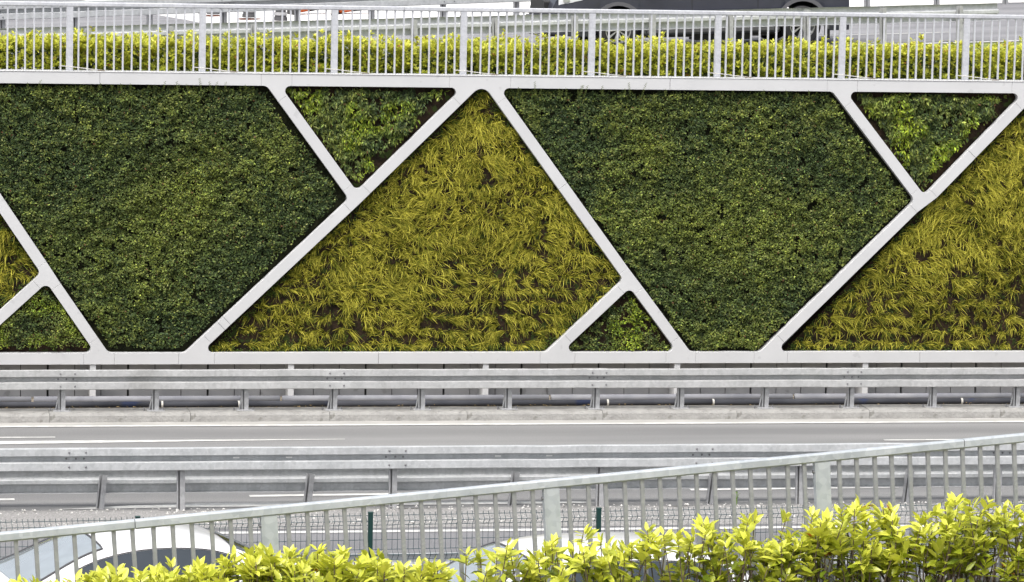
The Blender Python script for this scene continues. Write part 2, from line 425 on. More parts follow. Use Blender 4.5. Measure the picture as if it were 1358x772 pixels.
# loose pale stones on the median
st = MB()
for k in range(1500):
    x = random.uniform(-9.5, 7.5); y = random.uniform(-11.2, -9.98); s = random.choice((.008, .01, .012, .016, .022))
    z = .035 + s * .3
    a = random.uniform(0, 6.28); ca, sa = math.cos(a) * s, math.sin(a) * s
    vs = [(x + ca, y + sa, z), (x - sa * .8, y + ca * .8, z), (x - ca, y - sa, z), (x + sa * .7, y - ca * .7, z), (x, y, z + s * .8), (x, y, z - s)]
    st.add(vs, [(0, 1, 4), (1, 2, 4), (2, 3, 4), (3, 0, 4), (1, 0, 5), (2, 1, 5), (3, 2, 5), (0, 3, 5)])
tag(st.build('gravel', M['stone']), 'pale loose stones scattered over the median strip', 'gravel', kind='stuff')

# ---------------------------------------------------------------- plateau behind the green wall
UA, UB = 4.75, .035
def zroad(x): return UA + UB * (max(-40.0, min(60.0, x)) + 8.0)
def on_upper(u, v, h=0.0):
    d = ray(u, v)
    t = (UA + h + UB * (CAM[0] + 8) - CAM[2]) / (d[2] - UB * d[0])
    return CAM + d * t
XS = [-300, -40, -20, -10, 0, 10, 20, 40, 60, 300]
def strip(name, ylo, yhi, mat, dz=0.0, zlo=None):
    vs = []; fs = []
    for i, x in enumerate(XS):
        z = zroad(x) + dz
        vs += [(x, ylo(x), z if zlo is None else zlo), (x, yhi(x), z)]
    for i in range(len(XS) - 1): fs.append((2 * i, 2 * i + 2, 2 * i + 3, 2 * i + 1))
    return tag(MB().add(vs, fs).build(name, mat), kind='structure')
def r1(x): return 3.95 + .062 * (max(-40, min(60, x)) + 8)     # line of the near upper guardrail
def r2(x): return 11.6 + .28 * (max(-40, min(60, x)) + 8)      # line of the far upper guardrail
strip('planted_verge', lambda x: .55, lambda x: r1(x) - .1, M['grassg'], zlo=4.86)
strip('upper_road', lambda x: r1(x) - .1, lambda x: r2(x) + .6, M['asphalt3'])
strip('pale_forecourt', lambda x: r2(x) + .6, lambda x: 900, M['pave'], dz=.0)
# kerb and white line along the upper road
def ribbon(name, off0, off1, h, mat, line=r1, x0=-20, x1=24):
    vs = []; n = 22
    for i in range(n + 1):
        x = x0 + (x1 - x0) * i / n
        vs += [(x, line(x) + off0, zroad(x) + h), (x, line(x) + off1, zroad(x) + h)]
    return tag(MB().add(vs, [(2 * i, 2 * i + 2, 2 * i + 3, 2 * i + 1) for i in range(n)]).build(name, mat), kind='structure')
ribbon('upper_edge_line', -.22, .02, .008, M['paint'])
ribbon('upper_lane_line', 2.95, 3.07, .006, M['paint'], x0=6.4, x1=9.2)
# grey worn asphalt patch on the left of the forecourt
vs = [(-40, r2(-40) + .62), (-3.0, 15.4), (-3.4, 18.5), (-3.9, 21.5), (-5.0, 30), (-40, 40)]
sheet('worn_asphalt', [(x, y, zroad(x) + .006) for x, y in vs], M['asphalt3'])

# ================================================================== RETAINING WALL + LATTICE FRAME + PLANTING
def wpt(u, v):
    p = on_y(u, v, 0.0); return np.array([p[0], p[2]])
XLIM = 10.8
ztop, zbt = 4.965, 4.787        # top band
zlo, zhi = .535, .712           # bottom band
hb = (ztop - zbt) / 2; hbb = (zhi - zlo) / 2
HW = .0825
TOPZ, BOTZ = (ztop + zbt) / 2, (zlo + zhi) / 2
def ext(a, b, z):
    t = (z - a[1]) / (b[1] - a[1]); return a + (b - a) * t
L = {}
L['D0u'] = (wpt(0, 269.5), wpt(56.8, 353.4)); L['D0l'] = (wpt(73.8, 379.5), wpt(127.9, 457.9))
L['S0'] = (wpt(0, 421.6), wpt(49.7, 376.6))
L['D1'] = (wpt(374.6, 130.2), wpt(463.5, 252.8))
L['E1u'] = (wpt(605.2, 135.3), wpt(483.5, 254.1)); L['E1l'] = (wpt(461.8, 274.8), wpt(273.4, 451.5))
L['D2u'] = (wpt(667.4, 136.6), wpt(827.6, 359.8)); L['D2l'] = (wpt(836, 370.5), wpt(884, 435.5))
L['S2'] = (wpt(825.1, 382.2), wpt(752.7, 450.2))
L['D3'] = (wpt(1126, 138.8), wpt(1214.7, 255.8))
L['E3u'] = (wpt(1351.9, 140.5), wpt(1236, 259.3)); L['E3l'] = (wpt(1213.7, 275), wpt(1039, 446))
def top_of(n): return ext(L[n][0], L[n][1], TOPZ)
def bot_of(n): return ext(L[n][0], L[n][1], BOTZ)
T0 = top_of('D0u'); T1 = top_of('D1'); T2 = (top_of('E1u') + top_of('D2u')) / 2; T3 = top_of('D3'); T5 = top_of('E3u') + np.array([.1, 0])
B0 = bot_of('S0'); B1 = bot_of('D0l'); B2 = bot_of('E1l'); B3 = bot_of('S2'); B4 = bot_of('D2l'); B5 = bot_of('E3l')
dD = (L['D2u'][1] - L['D2u'][0]); dE = (L['E1l'][1] - L['E1l'][0])
L['D5'] = (T5 + np.array([.1, 0]), T5 + np.array([.1, 0]) + dD / np.linalg.norm(dD) * 3.0)
L['E0'] = (T0 - np.array([.1, 0]), T0 - np.array([.1, 0]) + dE / np.linalg.norm(dE) * 2.0)
L['TOP'] = (np.array([-XLIM, TOPZ]), np.array([XLIM, TOPZ])); L['BOT'] = (np.array([-XLIM, BOTZ]), np.array([XLIM, BOTZ]))
HWD = {k: HW for k in L}; HWD['TOP'] = hb; HWD['BOT'] = hbb
def inter(p, d, q, e):
    den = d[0] * e[1] - d[1] * e[0]
    if abs(den) < 1e-6: return None
    t = ((q[0] - p[0]) * e[1] - (q[1] - p[1]) * e[0]) / den
    return p + d * t
def unit(d): return d / np.linalg.norm(d)
def perp(d): return np.array([-d[1], d[0]])
M0 = inter(L['D0u'][0], L['D0u'][1] - L['D0u'][0], L['S0'][0], L['S0'][1] - L['S0'][0])
M1 = inter(L['E1l'][0], L['E1l'][1] - L['E1l'][0], L['D1'][0], L['D1'][1] - L['D1'][0])
M2 = inter(L['D2u'][0], L['D2u'][1] - L['D2u'][0], L['S2'][0], L['S2'][1] - L['S2'][0])
M3 = inter(L['E3l'][0], L['E3l'][1] - L['E3l'][0], L['D3'][0], L['D3'][1] - L['D3'][0])
# nodes: centre, bars leaving it (line, sign: +1 along A->B, -1 against), radii by order of angle are default unless given
NODES = {
 'T0': (T0, [('TOP', 1), ('TOP', -1), ('E0', 1), ('D0u', 1)]),
 'T1': (T1, [('TOP', 1), ('TOP', -1), ('D1', 1)]),
 'T2': (T2, [('TOP', 1), ('TOP', -1), ('E1u', 1), ('D2u', 1)]),
 'T3': (T3, [('TOP', 1), ('TOP', -1), ('D3', 1)]),
 'T5': (T5, [('TOP', 1), ('TOP', -1), ('E3u', 1), ('D5', 1)]),
 'B0': (B0, [('BOT', 1), ('BOT', -1), ('S0', -1)]) if False else (B0, [('BOT', 1), ('BOT', -1), ('S0', 1)]),
 'B1': (B1, [('BOT', 1), ('BOT', -1), ('D0l', -1)]),
 'B2': (B2, [('BOT', 1), ('BOT', -1), ('E1l', -1)]),
 'B3': (B3, [('BOT', 1), ('BOT', -1), ('S2', -1)]),
 'B4': (B4, [('BOT', 1), ('BOT', -1), ('D2l', -1)]),
 'B5': (B5, [('BOT', 1), ('BOT', -1), ('E3l', -1)]),
 'M0': (M0, [('D0u', -1), ('D0l', 1), ('S0', -1)]),
 'M1': (M1, [('E1u', -1), ('E1l', 1), ('D1', -1)]),
 'M2': (M2, [('D2u', -1), ('D2l', 1), ('S2', 1)]),
 'M3': (M3, [('E3u', -1), ('E3l', 1), ('D3', -1)]),
}
frame = tag(empty('lattice_frame', (0, 0, 0)), 'white panelled lattice frame of slanted bars dividing the planted retaining wall', 'frame')
FY0, FY1 = 0.0, .13
cuts = {k: [] for k in L}
for nm, (ctr, bars) in NODES.items():
    info = []
    for ln, sg in bars:
        a, b = L[ln]; d = unit((b - a) * sg); p = a + unit(b - a) * np.dot(ctr - a, unit(b - a))
        info.append([math.atan2(d[1], d[0]), ln, d, p, HWD[ln]])
    info.sort(key=lambda q: q[0])
    n = len(info); corners = []; cut = [0.0] * n
    for i in range(n):
        A = info[i]; Bq = info[(i + 1) % n]
        th = (Bq[0] - A[0]) % (2 * math.pi)
        ea = A[3] + perp(A[2]) * A[4]; eb = Bq[3] - perp(Bq[2]) * Bq[4]
        thd = math.degrees(th)
        if abs(thd - 180) < .3: corners.append([]); continue
        X = inter(ea, A[2], eb, Bq[2])
        if X is None or thd > 165:
            corners.append([X] if X is not None and np.linalg.norm(X - ctr) < .4 else []); continue
        r = .075 if thd < 75 else (.16 if thd < 100 and nm[0] == 'T' else (.09 if thd < 105 else .12))
        t = r / math.tan(th / 2)
        p1 = X + A[2] * t; p2 = X + Bq[2] * t
        cen = p1 + perp(A[2]) * r
        a1 = math.atan2(*(p1 - cen)[::-1]); a2 = math.atan2(*(p2 - cen)[::-1])
        da = (a2 - a1 + math.pi) % (2 * math.pi) - math.pi
        corners.append([cen + r * np.array([math.cos(a1 + da * k / 7), math.sin(a1 + da * k / 7)]) for k in range(8)])
        cut[i] = max(cut[i], np.dot(p1 - A[3], A[2])); cut[(i + 1) % n] = max(cut[(i + 1) % n], np.dot(p2 - Bq[3], Bq[2]))
    poly = []
    for i in range(n):
        _, ln, d, p, hw = info[i]
        c = max(cut[i] + .025, .12)
        poly += [p - perp(d) * hw + d * c, p + perp(d) * hw + d * c] + corners[i]
        cuts[ln].append(((p + d * c), d))
    MB().plate(poly, FY0, FY1, .003).build('frame_panel', M['frame'], frame)
extra = {'E1l': [.86, .90], 'TOP': [], 'E3u': [.55], 'D2u': [.5], 'E1u': []}
for ln in L:
    a, b = L[ln]; d = unit(b - a); hw = HWD[ln]
    ts = sorted([(float(np.dot(p - a, d)), float(np.dot(dd, d)) > 0) for p, dd in cuts[ln]])
    segs = []
    if ln in ('TOP', 'BOT'):
        cur = 0.0
        for t, fw in ts:
            if not fw: segs.append((cur, t))
            else: cur = t
        segs.append((cur, 2 * XLIM))
    elif ln in ('D5', 'E0'):
        segs.append((ts[0][0], ts[0][0] + 2.2))
    else:
        t0, t1 = ts[0][0], ts[-1][0]
        cutp = [t0] + [t0 + (t1 - t0) * k for k in extra.get(ln, [])] + [t1]
        segs = [(cutp[i], cutp[i + 1]) for i in range(len(cutp) - 1)]
    out = []
    for s0, s1 in segs:
        if ln in ('TOP', 'BOT') and s1 - s0 > 3.2:
            k = int(math.ceil((s1 - s0) / 2.6))
            out += [(s0 + (s1 - s0) * i / k, s0 + (s1 - s0) * (i + 1) / k) for i in range(k)]
        else: out.append((s0, s1))
    for s0, s1 in out:
        if s1 - s0 < .02: continue
        g = .0025; P0 = a + d * (s0 + g); P1 = a + d * (s1 - g); q = perp(d) * hw
        pl = [P0 - q, P1 - q, P1 + q, P0 + q]
        dy = random.uniform(-.0015, .0015)
        MB().plate(pl, FY0 + dy, FY1, .003).build('frame_panel', M['frame'], frame)
# dark backing web behind the panel joints, and the sheet-metal coping on the top band
MB().box(-XLIM, XLIM, .02, .125, zbt + .02, ztop - .006).build('inner_rail', M['conc'], frame)
MB().box(-XLIM, XLIM, .02, .125, zlo + .006, zhi - .02).build('inner_rail', M['conc'], frame)
MB().cbox(-XLIM, XLIM, -.008, .30, ztop + .002, ztop + .016, .003).build('coping', M['frame'], frame)
for k in range(8):
    x = -9.44 + 3.02 * k
    MB().box(x - .045, x + .045, .02, .42, .0, zlo - .002).build('support_column', M['frame'], frame)

# concrete retaining wall of precast panels
wall = tag(empty('retaining_wall', (0, .5, 0)), 'grey concrete panel wall showing under the white lattice behind the kerb guardrail', 'wall')
wp = MB().box(-.19, .19, -.5, .0, -.05, 4.85)
MB().box(-XLIM, XLIM, .0, .35, -.05, 4.84).build('wall_core', M['black'], wall)
for k in range(18):
    x0 = -11.96 + 1.222 * k
    for i in range(3):
        a0, a1 = x0 + .012 + i * .40, x0 + .012 + i * .40 + .388
        if a1 < -XLIM or a0 > XLIM: continue
        MB().box(a0, a1, -.06 + random.uniform(-.003, .003), -.002, -.05, 1.0 + i * .001).build('concrete_panel', M['conc'], wall)

# ---------------------------------------------------------------- planting
def clip_poly(poly, p, n):
    out = []
    for i in range(len(poly)):
        a, b = poly[i], poly[(i + 1) % len(poly)]
        da, db = np.dot(a - p, n), np.dot(b - p, n)
        if da >= 0: out.append(a)
        if da * db < 0: out.append(a + (b - a) * (da / (da - db)))
    return out
def opening(lines, ref, xl=-9.7, xr=9.7):
    poly = [np.array([xl, .4]), np.array([xr, .4]), np.array([xr, 5.0]), np.array([xl, 5.0])]
    hs = []
    for ln in lines:
        a, b = L[ln]; n = perp(unit(b - a))
        if np.dot(ref - a, n) < 0: n = -n
        p = a + n * HWD[ln]
        poly = clip_poly(poly, p, n); hs.append((p, n))
    return poly, hs
def sample(poly, hs, n, margin=-.02):
    P = np.array(poly); lo, hi = P.min(0), P.max(0)
    out = np.zeros((0, 2)); area = (hi - lo).prod()
    q = lo + rng.rand(int(n), 2) * (hi - lo)
    d = np.full(len(q), 9.0)
    for p, nn in hs: d = np.minimum(d, (q - p) @ nn)
    k = d > margin
    return q[k], d[k]
def bbox_area(poly):
    P = np.array(poly); return (P.max(0) - P.min(0)).prod()
def nrm(a): return a / np.maximum(1e-9, np.linalg.norm(a, axis=1))[:, None]
T_DIAM = (np.array([(0, 0, 0), (.5, -.5, .12), (1, 0, -.06), (.5, .5, .12)]), [(0, 1, 2), (0, 2, 3)])
T_LEAF = (np.array([(0, 0, 0), (.35, -.5, .14), (.72, -.36, .12), (1, 0, -.12), (.72, .36, .12), (.35, .5, .14), (.5, 0, .0)]),
          [(0, 1, 6), (1, 2, 6), (2, 3, 6), (3, 4, 6), (4, 5, 6), (5, 0, 6)])
def leaves(P, D, Nn, Ln, Wd, C, templ):
    T, Fc = templ
    D = nrm(D); S = nrm(np.cross(D, Nn)); Nn = np.cross(S, D)
    n = len(P); k = len(T)
    V = P[:, None, :] + D[:, None, :] * (T[None, :, 0:1] * Ln[:, None, None]) + S[:, None, :] * (T[None, :, 1:2] * Wd[:, None, None]) + Nn[:, None, :] * (T[None, :, 2:3] * Wd[:, None, None])
    Fx = (np.arange(n)[:, None, None] * k + np.array(Fc)[None]).reshape(-1, 3)
    return V.reshape(-1, 3), Fx, np.repeat(C, k, axis=0)
def mixc(a, b, t):
    t = np.clip(t, 0, 1)[:, None]; return np.array(a)[None] * (1 - t) + np.array(b)[None] * t
def join(parts):
    Vs, Fs, Cs = [], [], []; o = 0
    for v, f, c in parts:
        Vs.append(v); Fs.append(f + o); Cs.append(c); o += len(v)
    return np.concatenate(Vs), np.concatenate(Fs), np.concatenate(Cs)
SOILY = .17
def felt(poly, parent, soilc='soil'):
    # uneven growing felt sheet: the polygon extruded, with a bumpy grid front
    MB().plate([tuple(p) for p in poly], SOILY, .42, .002).build('growing_felt', M[soilc], parent)
def panel_root(poly, label):
    c = np.array(poly).mean(0); zmin = np.array(poly)[:, 1].min()
    return tag(empty('planting_panel', (0, 0, 0)), label, 'green wall')
def shrub_panel(lines, ref, label, seed, dens=6200, size=(.028, .05), bright=0.0, thin=(), patch=None, lime=0.0, edge=.07, thick=.17, hang=0.0, sprigs=0, blob=.22, holes=.27, blobtone=.5, soilc='soil'):
    poly, hs = opening(lines, wpt(*ref))
    root = panel_root(poly, label); felt(poly, root, soilc)
    q, d = sample(poly, hs, dens * bbox_area(poly), .0)
    x, z = q[:, 0], q[:, 1]
    nz = vnoise(x, z, .10, seed)
    keep = d > edge * vnoise(x, z, .16, seed + 1) * 1.6 - .015
    for ln, w in thin:
        a, b = L[ln]; n_ = perp(unit(b - a))
        if np.dot(wpt(*ref) - a, n_) < 0: n_ = -n_
        dd = (q - a) @ n_ - HWD[ln]
        keep &= rng.rand(len(q)) < np.clip((dd - w * 1.5 * (vnoise(x, z, .22, seed + 2) * .75 + .25 * vnoise(x, z, .07, seed + 12))) / (w * .5 + .03) + .25, 0, 1)
    bare = vnoise(x, z, .35, seed + 9)
    keep &= (nz * .5 + vnoise(x, z, .055, seed + 10) * .5) > holes
    q, d = q[keep], d[keep]; x, z = q[:, 0], q[:, 1]; n = len(q)
    big = vnoise(x, z, blob, seed + 3); mid = vnoise(x, z * 1.5, blob * .45, seed + 4); sm = vnoise(x, z, .06, seed + 5)
    surf = thick * (.12 + .40 * big + .48 * mid + .34 * (sm - .5)) * np.clip(.55 + d / .16, .5, 1)
    dep = rng.rand(n) ** 2.2
    y = SOILY - surf * (1 - .75 * dep)
    P = np.stack([x, y, z], 1)
    # slope of the clump surface turns the leaves
    e = .03
    gx = (vnoise(x + e, z, blob, seed + 3) - vnoise(x - e, z, blob, seed + 3)) * 1.5
    gz = (vnoise(x, z + e, blob, seed + 3) - vnoise(x, z - e, blob, seed + 3)) * 1.5
    Nn = nrm(np.stack([-gx + rng.randn(n) * .5, -1 + rng.randn(n) * .25, -gz + .45 + rng.randn(n) * .5], 1))
    D = np.stack([rng.randn(n) * .8 * (1 - .55 * min(1, hang)), -.35 + rng.randn(n) * .35, rng.randn(n) * .7 + .15 - hang], 1)
    D = D - Nn * (D * Nn).sum(1)[:, None] * .7
    Ln = rng.uniform(size[0], size[1], n); Wd = Ln * rng.uniform(.42, .62, n) * (1 - .45 * min(1, hang))
    pt = vnoise(x, z, .9, seed + 6) * .6 + vnoise(x, z, .3, seed + 7) * .4
    t = np.clip((pt - .47) * 1.15 + bright + rng.randn(n) * .28 + (mid - .45) * .6 + (big - .5) * blobtone + (1 - dep) * .12, 0, 1)  # clump tops and outer leaves paler: highlights painted into the leaf colour
    C = mixc((.024, .040, .018), (.060, .092, .027), rng.rand(n))
    C = C * (1 - t[:, None]) + mixc((.10, .145, .026), (.215, .235, .045), rng.rand(n)) * t[:, None]
    if patch:
        for (pu, pv, rad, am) in patch:
            c = wpt(pu, pv); w = np.exp(-((x - c[0]) ** 2 + (z - c[1]) ** 2) / rad ** 2) * am * (rng.rand(n) < .75)
            C = C * (1 - w[:, None]) + mixc((.12, .17, .02), (.26, .27, .04), rng.rand(n)) * w[:, None]
    if lime:
        w = np.clip((vnoise(x, z, .28, seed + 8) - .45) * 3, 0, 1) * lime * (rng.rand(n) < .8)
        C = C * (1 - w[:, None]) + mixc((.11, .19, .015), (.27, .31, .03), rng.rand(n)) * w[:, None]
    C = C * 1.16 * np.exp(rng.randn(n) * .42 - .05)[:, None]
    fl = (rng.rand(n) < .05) & (dep < .3)
    C[fl] = mixc((.16, .19, .05), (.30, .32, .11), rng.rand(fl.sum()))
    brown = rng.rand(n) < .006
    C[brown] = (.14, .07, .03)
    parts = [leaves(P, D, Nn, Ln, Wd, C, T_DIAM)]
    if sprigs:
        # upright sprigs that reach over the edge of the top band
        Pp, Dd, Nq, Lq, Wq, Cq = [], [], [], [], [], []
        P_ = np.array(poly); xa, xb = P_[P_[:, 1] > 4.6][:, 0].min() + .2, P_[P_[:, 1] > 4.6][:, 0].max() - .3
        for _ in range(sprigs):
            sx = random.uniform(max(xa, -8.8), min(xb, 9)); h = random.choice((.02, .03, .04, .05, .09, .13)); lean = random.uniform(-.2, .35); yy = -.02 - random.random() * .05
            z0 = zbt - .10
            for k in range(int(h / .013) + 6):
                f = k * .013
                Pp.append((sx + lean * f, yy, z0 + f)); s = 1 if k % 2 else -1
                Dd.append((s * .7, -.3, .8)); Nq.append((random.uniform(-.3, .3), -1, .4)); Lq.append(.026); Wq.append(.011); Cq.append((.10, .13, .03))
        parts.append(leaves(np.array(Pp), np.array(Dd), nrm(np.array(Nq)), np.array(Lq), np.array(Wq), np.array(Cq), T_DIAM))
    V, Fx, Cc = join(parts)
    o = link(bpy.data.objects.new('foliage', np_mesh('foliage', V, Fx, M['leaf_dark'], Cc)), root); o['kind'] = 'stuff'
    return root
def blades(P, D, sweep, Ln, Wd, C0, C1, seg=4):
    n = len(P); D = nrm(D)
    t = np.linspace(0, 1, seg + 1)
    C = P[:, None, :] + D[:, None, :] * (t[None, :, None] * Ln[:, None, None]) + sweep[:, None, :] * ((t ** 2)[None, :, None] * Ln[:, None, None])
    tan = D[:, None, :] + 2 * sweep[:, None, :] * t[None, :, None]
    ax = np.stack([rng.randn(n) * .5, -1 + rng.randn(n) * .3, rng.randn(n) * .5], 1)
    S = np.cross(tan, ax[:, None, :]); S /= np.maximum(1e-6, np.linalg.norm(S, axis=2))[:, :, None]
    w = (np.array([.8, 1.0, .85, .55, .08]) if seg == 4 else np.linspace(1, .1, seg + 1))[None, :, None] * Wd[:, None, None] * .5
    V = np.stack([C - S * w, C + S * w], 2).reshape(-1, 3)
    k = 2 * (seg + 1); base = np.arange(n)[:, None, None] * k
    f = np.array([(2 * i, 2 * i + 1, 2 * i + 3, 2 * i + 2) for i in range(seg)])
    Fx = (base + f[None]).reshape(-1, 4)
    t = t ** 1.0
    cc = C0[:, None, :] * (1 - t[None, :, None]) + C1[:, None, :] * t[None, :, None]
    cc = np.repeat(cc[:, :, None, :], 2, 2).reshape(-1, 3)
    return V, Fx, cc
def grass_panel(lines, ref, label, seed, xl=-9.7, xr=9.7, per=34, row=.105, colw=.10, drift=.16):
    poly, hs = opening(lines, wpt(*ref), xl, xr)
    root = panel_root(poly, label); felt(poly, root)
    P_ = np.array(poly); lo, hi = P_.min(0), P_.max(0)
    tx, tz, tr = [], [], []
    zz = lo[1] + .10; r = 0
    while zz < hi[1]:
        xx = lo[0] + (r % 2) * colw * .5
        while xx < hi[0]:
            tr.append(r); tx.append(xx + random.uniform(-.06, .06)); tz.append(zz + random.uniform(-.045, .045)); xx += colw
        zz += row; r += 1
    q = np.array([tx, tz]).T
    d = np.full(len(q), 9.0)
    for p, nn in hs: d = np.minimum(d, (q - p) @ nn)
    bare = vnoise(q[:, 0], q[:, 1], .30, seed)
    hgt = (q[:, 1] - lo[1]) / (hi[1] - lo[1])
    k = (d > .03) & (bare < .93)
    low = np.clip((.42 - hgt) / .2, 0, 1) * (vnoise(q[:, 0], q[:, 1] * .5, .9, seed + 7) > .3)
    k &= ~((np.array(tr) % 2 == 1) & (rng.rand(len(q)) < .85 * low))        # planting rows show near the bottom
    q = q[k]; hgt = hgt[k]; m = len(q)
    idx = np.repeat(np.arange(m), per); n = len(idx)
    vig = .75 + .5 * vnoise(q[:, 0], q[:, 1], .3, seed + 1)
    hx = (vnoise(q[:, 0], q[:, 1], .3, seed + 2) - .5) * 2.4 + drift + rng.randn(m) * .45
    hz = (vnoise(q[:, 0], q[:, 1], .25, seed + 3) - .5) * 1.5 + rng.randn(m) * .3
    x = q[idx, 0] + rng.randn(n) * .028; z = q[idx, 1] + rng.randn(n) * .016
    P = np.stack([x, np.full(n, SOILY) - rng.rand(n) * .03, z], 1)
    # blades of one tuft lie together like a combed lock
    D = np.stack([rng.randn(n) * .48 + hx[idx] * .75, -.5 - rng.rand(n) * .5, rng.randn(n) * .42 + .25 + hz[idx] * .6], 1)
    sw = np.stack([hx[idx] * .30 + rng.randn(n) * .16, np.full(n, .22) + rng.randn(n) * .12, -.45 + rng.randn(n) * .4 + hz[idx] * .2], 1)
    Ln = rng.uniform(.06, .175, n) * vig[idx]; Wd = rng.uniform(.0055, .011, n)
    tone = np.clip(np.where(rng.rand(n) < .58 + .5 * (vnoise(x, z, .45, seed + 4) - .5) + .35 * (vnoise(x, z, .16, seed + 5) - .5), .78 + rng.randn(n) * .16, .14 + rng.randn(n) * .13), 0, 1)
    C0 = mixc((.012, .020, .003), (.30, .29, .018), tone)  # own olive-to-gold gradient, bases darkened further to paint the shaded gaps
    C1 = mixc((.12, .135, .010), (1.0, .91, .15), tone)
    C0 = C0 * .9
    gr = rng.rand(n) < .16
    C1[gr] = mixc((.12, .17, .02), (.22, .26, .03), rng.rand(gr.sum()))
    ok = np.ones(n, bool)
    for p, nn in hs:                       # blades may lean over a bar a little, never across it
        tip = np.stack([x, z], 1) + (D[:, [0, 2]] / np.linalg.norm(D, axis=1)[:, None] + sw[:, [0, 2]]) * Ln[:, None]
        ok &= (tip - p) @ nn > -.03
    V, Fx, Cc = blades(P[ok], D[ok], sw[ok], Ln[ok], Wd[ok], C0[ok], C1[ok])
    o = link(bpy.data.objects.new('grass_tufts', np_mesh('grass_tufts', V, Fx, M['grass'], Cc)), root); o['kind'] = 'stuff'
    # low moss along the edges
    q, d = sample(poly, hs, 2600 * bbox_area(poly), .0)
    kk = (d < .16 * vnoise(q[:, 0], q[:, 1], .2, seed + 6) + .02) | (rng.rand(len(q)) < .07)
    q = q[kk]; n = len(q)
    P = np.stack([q[:, 0], SOILY - .01 - rng.rand(n) * .05, q[:, 1]], 1)
    Nn = nrm(np.stack([rng.randn(n) * .5, -1 + 0 * q[:, 0], .4 + rng.randn(n) * .4], 1))
    D = rng.randn(n, 3)
    V, Fx, Cc = leaves(P, D, Nn, rng.uniform(.02, .04, n), rng.uniform(.012, .02, n), mixc((.035, .07, .012), (.10, .15, .02), rng.rand(n)), T_DIAM)
    o = link(bpy.data.objects.new('moss', np_mesh('moss', V, Fx, M['leaf_dark'], Cc)), root); o['kind'] = 'stuff'
    return root
grass_panel(['D0u', 'S0', 'E0', 'BOT'], (10, 345), 'yellow grass panel cut off by the left edge of the lattice wall', 31, drift=-.1)
shrub_panel(['S0', 'D0l', 'BOT'], (60, 440), 'small dark green triangle of round shrublets at lower left of lattice', 41, lime=.7, bright=.2, blob=.30, thick=.26, blobtone=1.5, holes=.2, size=(.025, .042), thin=(('BOT', .10),), edge=.03)
shrub_panel(['TOP', 'D1', 'E1l', 'BOT', 'D0u', 'D0l'], (230, 290), 'large dark green shrub panel filling the left six-sided bay of the lattice', 51,
            thin=(('D1', .13), ('E1l', .10), ('BOT', .07), ('TOP', .03)), sprigs=22, soilc='soil_dark',
            patch=((265, 235, .55, .5), (200, 260, .5, .3), (150, 330, .6, .3), (250, 300, .6, .3), (60, 330, .5, .25)))
shrub_panel(['TOP', 'D1', 'E1u'], (490, 160), 'leafy green inverted triangle under the top band, left of the yellow grass peak', 61, hang=.9, lime=.9, bright=.0, holes=.35, thin=(('E1u', .17), ('D1', .09), ('TOP', .03)), size=(.04, .085), blob=.18)
grass_panel(['E1u', 'E1l', 'D2u', 'S2', 'BOT'], (600, 350), 'large yellow grass panel peaking in the middle of the lattice wall', 71)
shrub_panel(['S2', 'D2l', 'BOT'], (825, 440), 'small dark mixed shrub triangle at the bottom beside the middle yellow grass', 81, lime=.9, bright=.15, blob=.2, blobtone=1.0, holes=.38, thin=(('D2l', .05),), edge=.04, dens=4300)
shrub_panel(['TOP', 'D2u', 'D2l', 'BOT', 'E3l', 'D3'], (950, 290), 'large dark green shrub panel filling the right six-sided bay of the lattice', 91,
            thin=(('D3', .09), ('E3l', .05), ('TOP', .03), ('D2u', .03)), sprigs=20, soilc='soil_dark',
            patch=((860, 190, .35, .45), (950, 330, .7, .3), (1040, 300, .7, .25), (900, 300, .6, .3)))
shrub_panel(['TOP', 'D3', 'E3u'], (1235, 170), 'leafy lime green inverted triangle under the top band at upper right', 101, hang=.8, lime=1.0, bright=.1, holes=.34, thin=(('E3u', .16), ('D3', .12), ('TOP', .02)), size=(.04, .085), blob=.18)
grass_panel(['E3u', 'E3l', 'BOT', 'D5'], (1300, 350), 'yellow grass panel cut off by the right edge of the lattice wall', 111)

# ================================================================== PIPES BY THE WALL
pipe = tag(empty('drain_pipe', (0, -.95, 0)), 'dark blue grey drain pipe lying along the foot of the panel wall', 'pipe')
xs = [-12, -9.6, -5.45, -4.3, -2.9, 1.35, 3.0, 6.95, 9.5, 12]
for i in range(len(xs) - 1):
    MB().tube([(xs[i] + .01, random.uniform(-.012, .012), .06), (xs[i + 1] - .01, random.uniform(-.012, .012), .06)], .046, 12).build('pipe_length', M['pipe'], pipe, True)
for x in xs[1:-1]:
    MB().tube([(x - .014, 0, .06), (x + .014, 0, .06)], .053, 12).build('collar', M['collar'], pipe)
duct = tag(empty('cable_duct', (0, -.42, 0)), 'pale grey cable duct running behind the dark drain pipe', 'duct')
xs = [-12, -7.35, -3.6, .55, 4.4, 8.2, 12]
for i in range(len(xs) - 1):
    MB().tube([(xs[i] + .02, 0, .06), (xs[i + 1] - .02, 0, .06)], .052, 12).build('duct_length', M['pipe2'], duct, True)
lit = MB()
for k in range(700):
    x = random.uniform(-9.5, 8.5); y = random.choice((random.uniform(-1.9, -1.6), random.uniform(-1.75, -1.2))); s = random.uniform(.012, .03); a = random.uniform(0, 6.28)
    z = (.145 if y < -1.78 else .012) + random.uniform(0, .012)
    lit.add([(x + s * math.cos(a + k2 * 1.57) * (1, .5)[k2 % 2], y + s * math.sin(a + k2 * 1.57) * (1, .5)[k2 % 2], z + random.uniform(0, .01)) for k2 in range(4)], [(0, 1, 2, 3)])
tag(lit.build('leaf_litter', mat_noise('dry_leaf', (.2, .13, .05), (.5, .36, .16), scale=3, rough=.9)), 'dry brown leaf litter lying behind the kerb guardrail', 'leaf litter', kind='stuff')

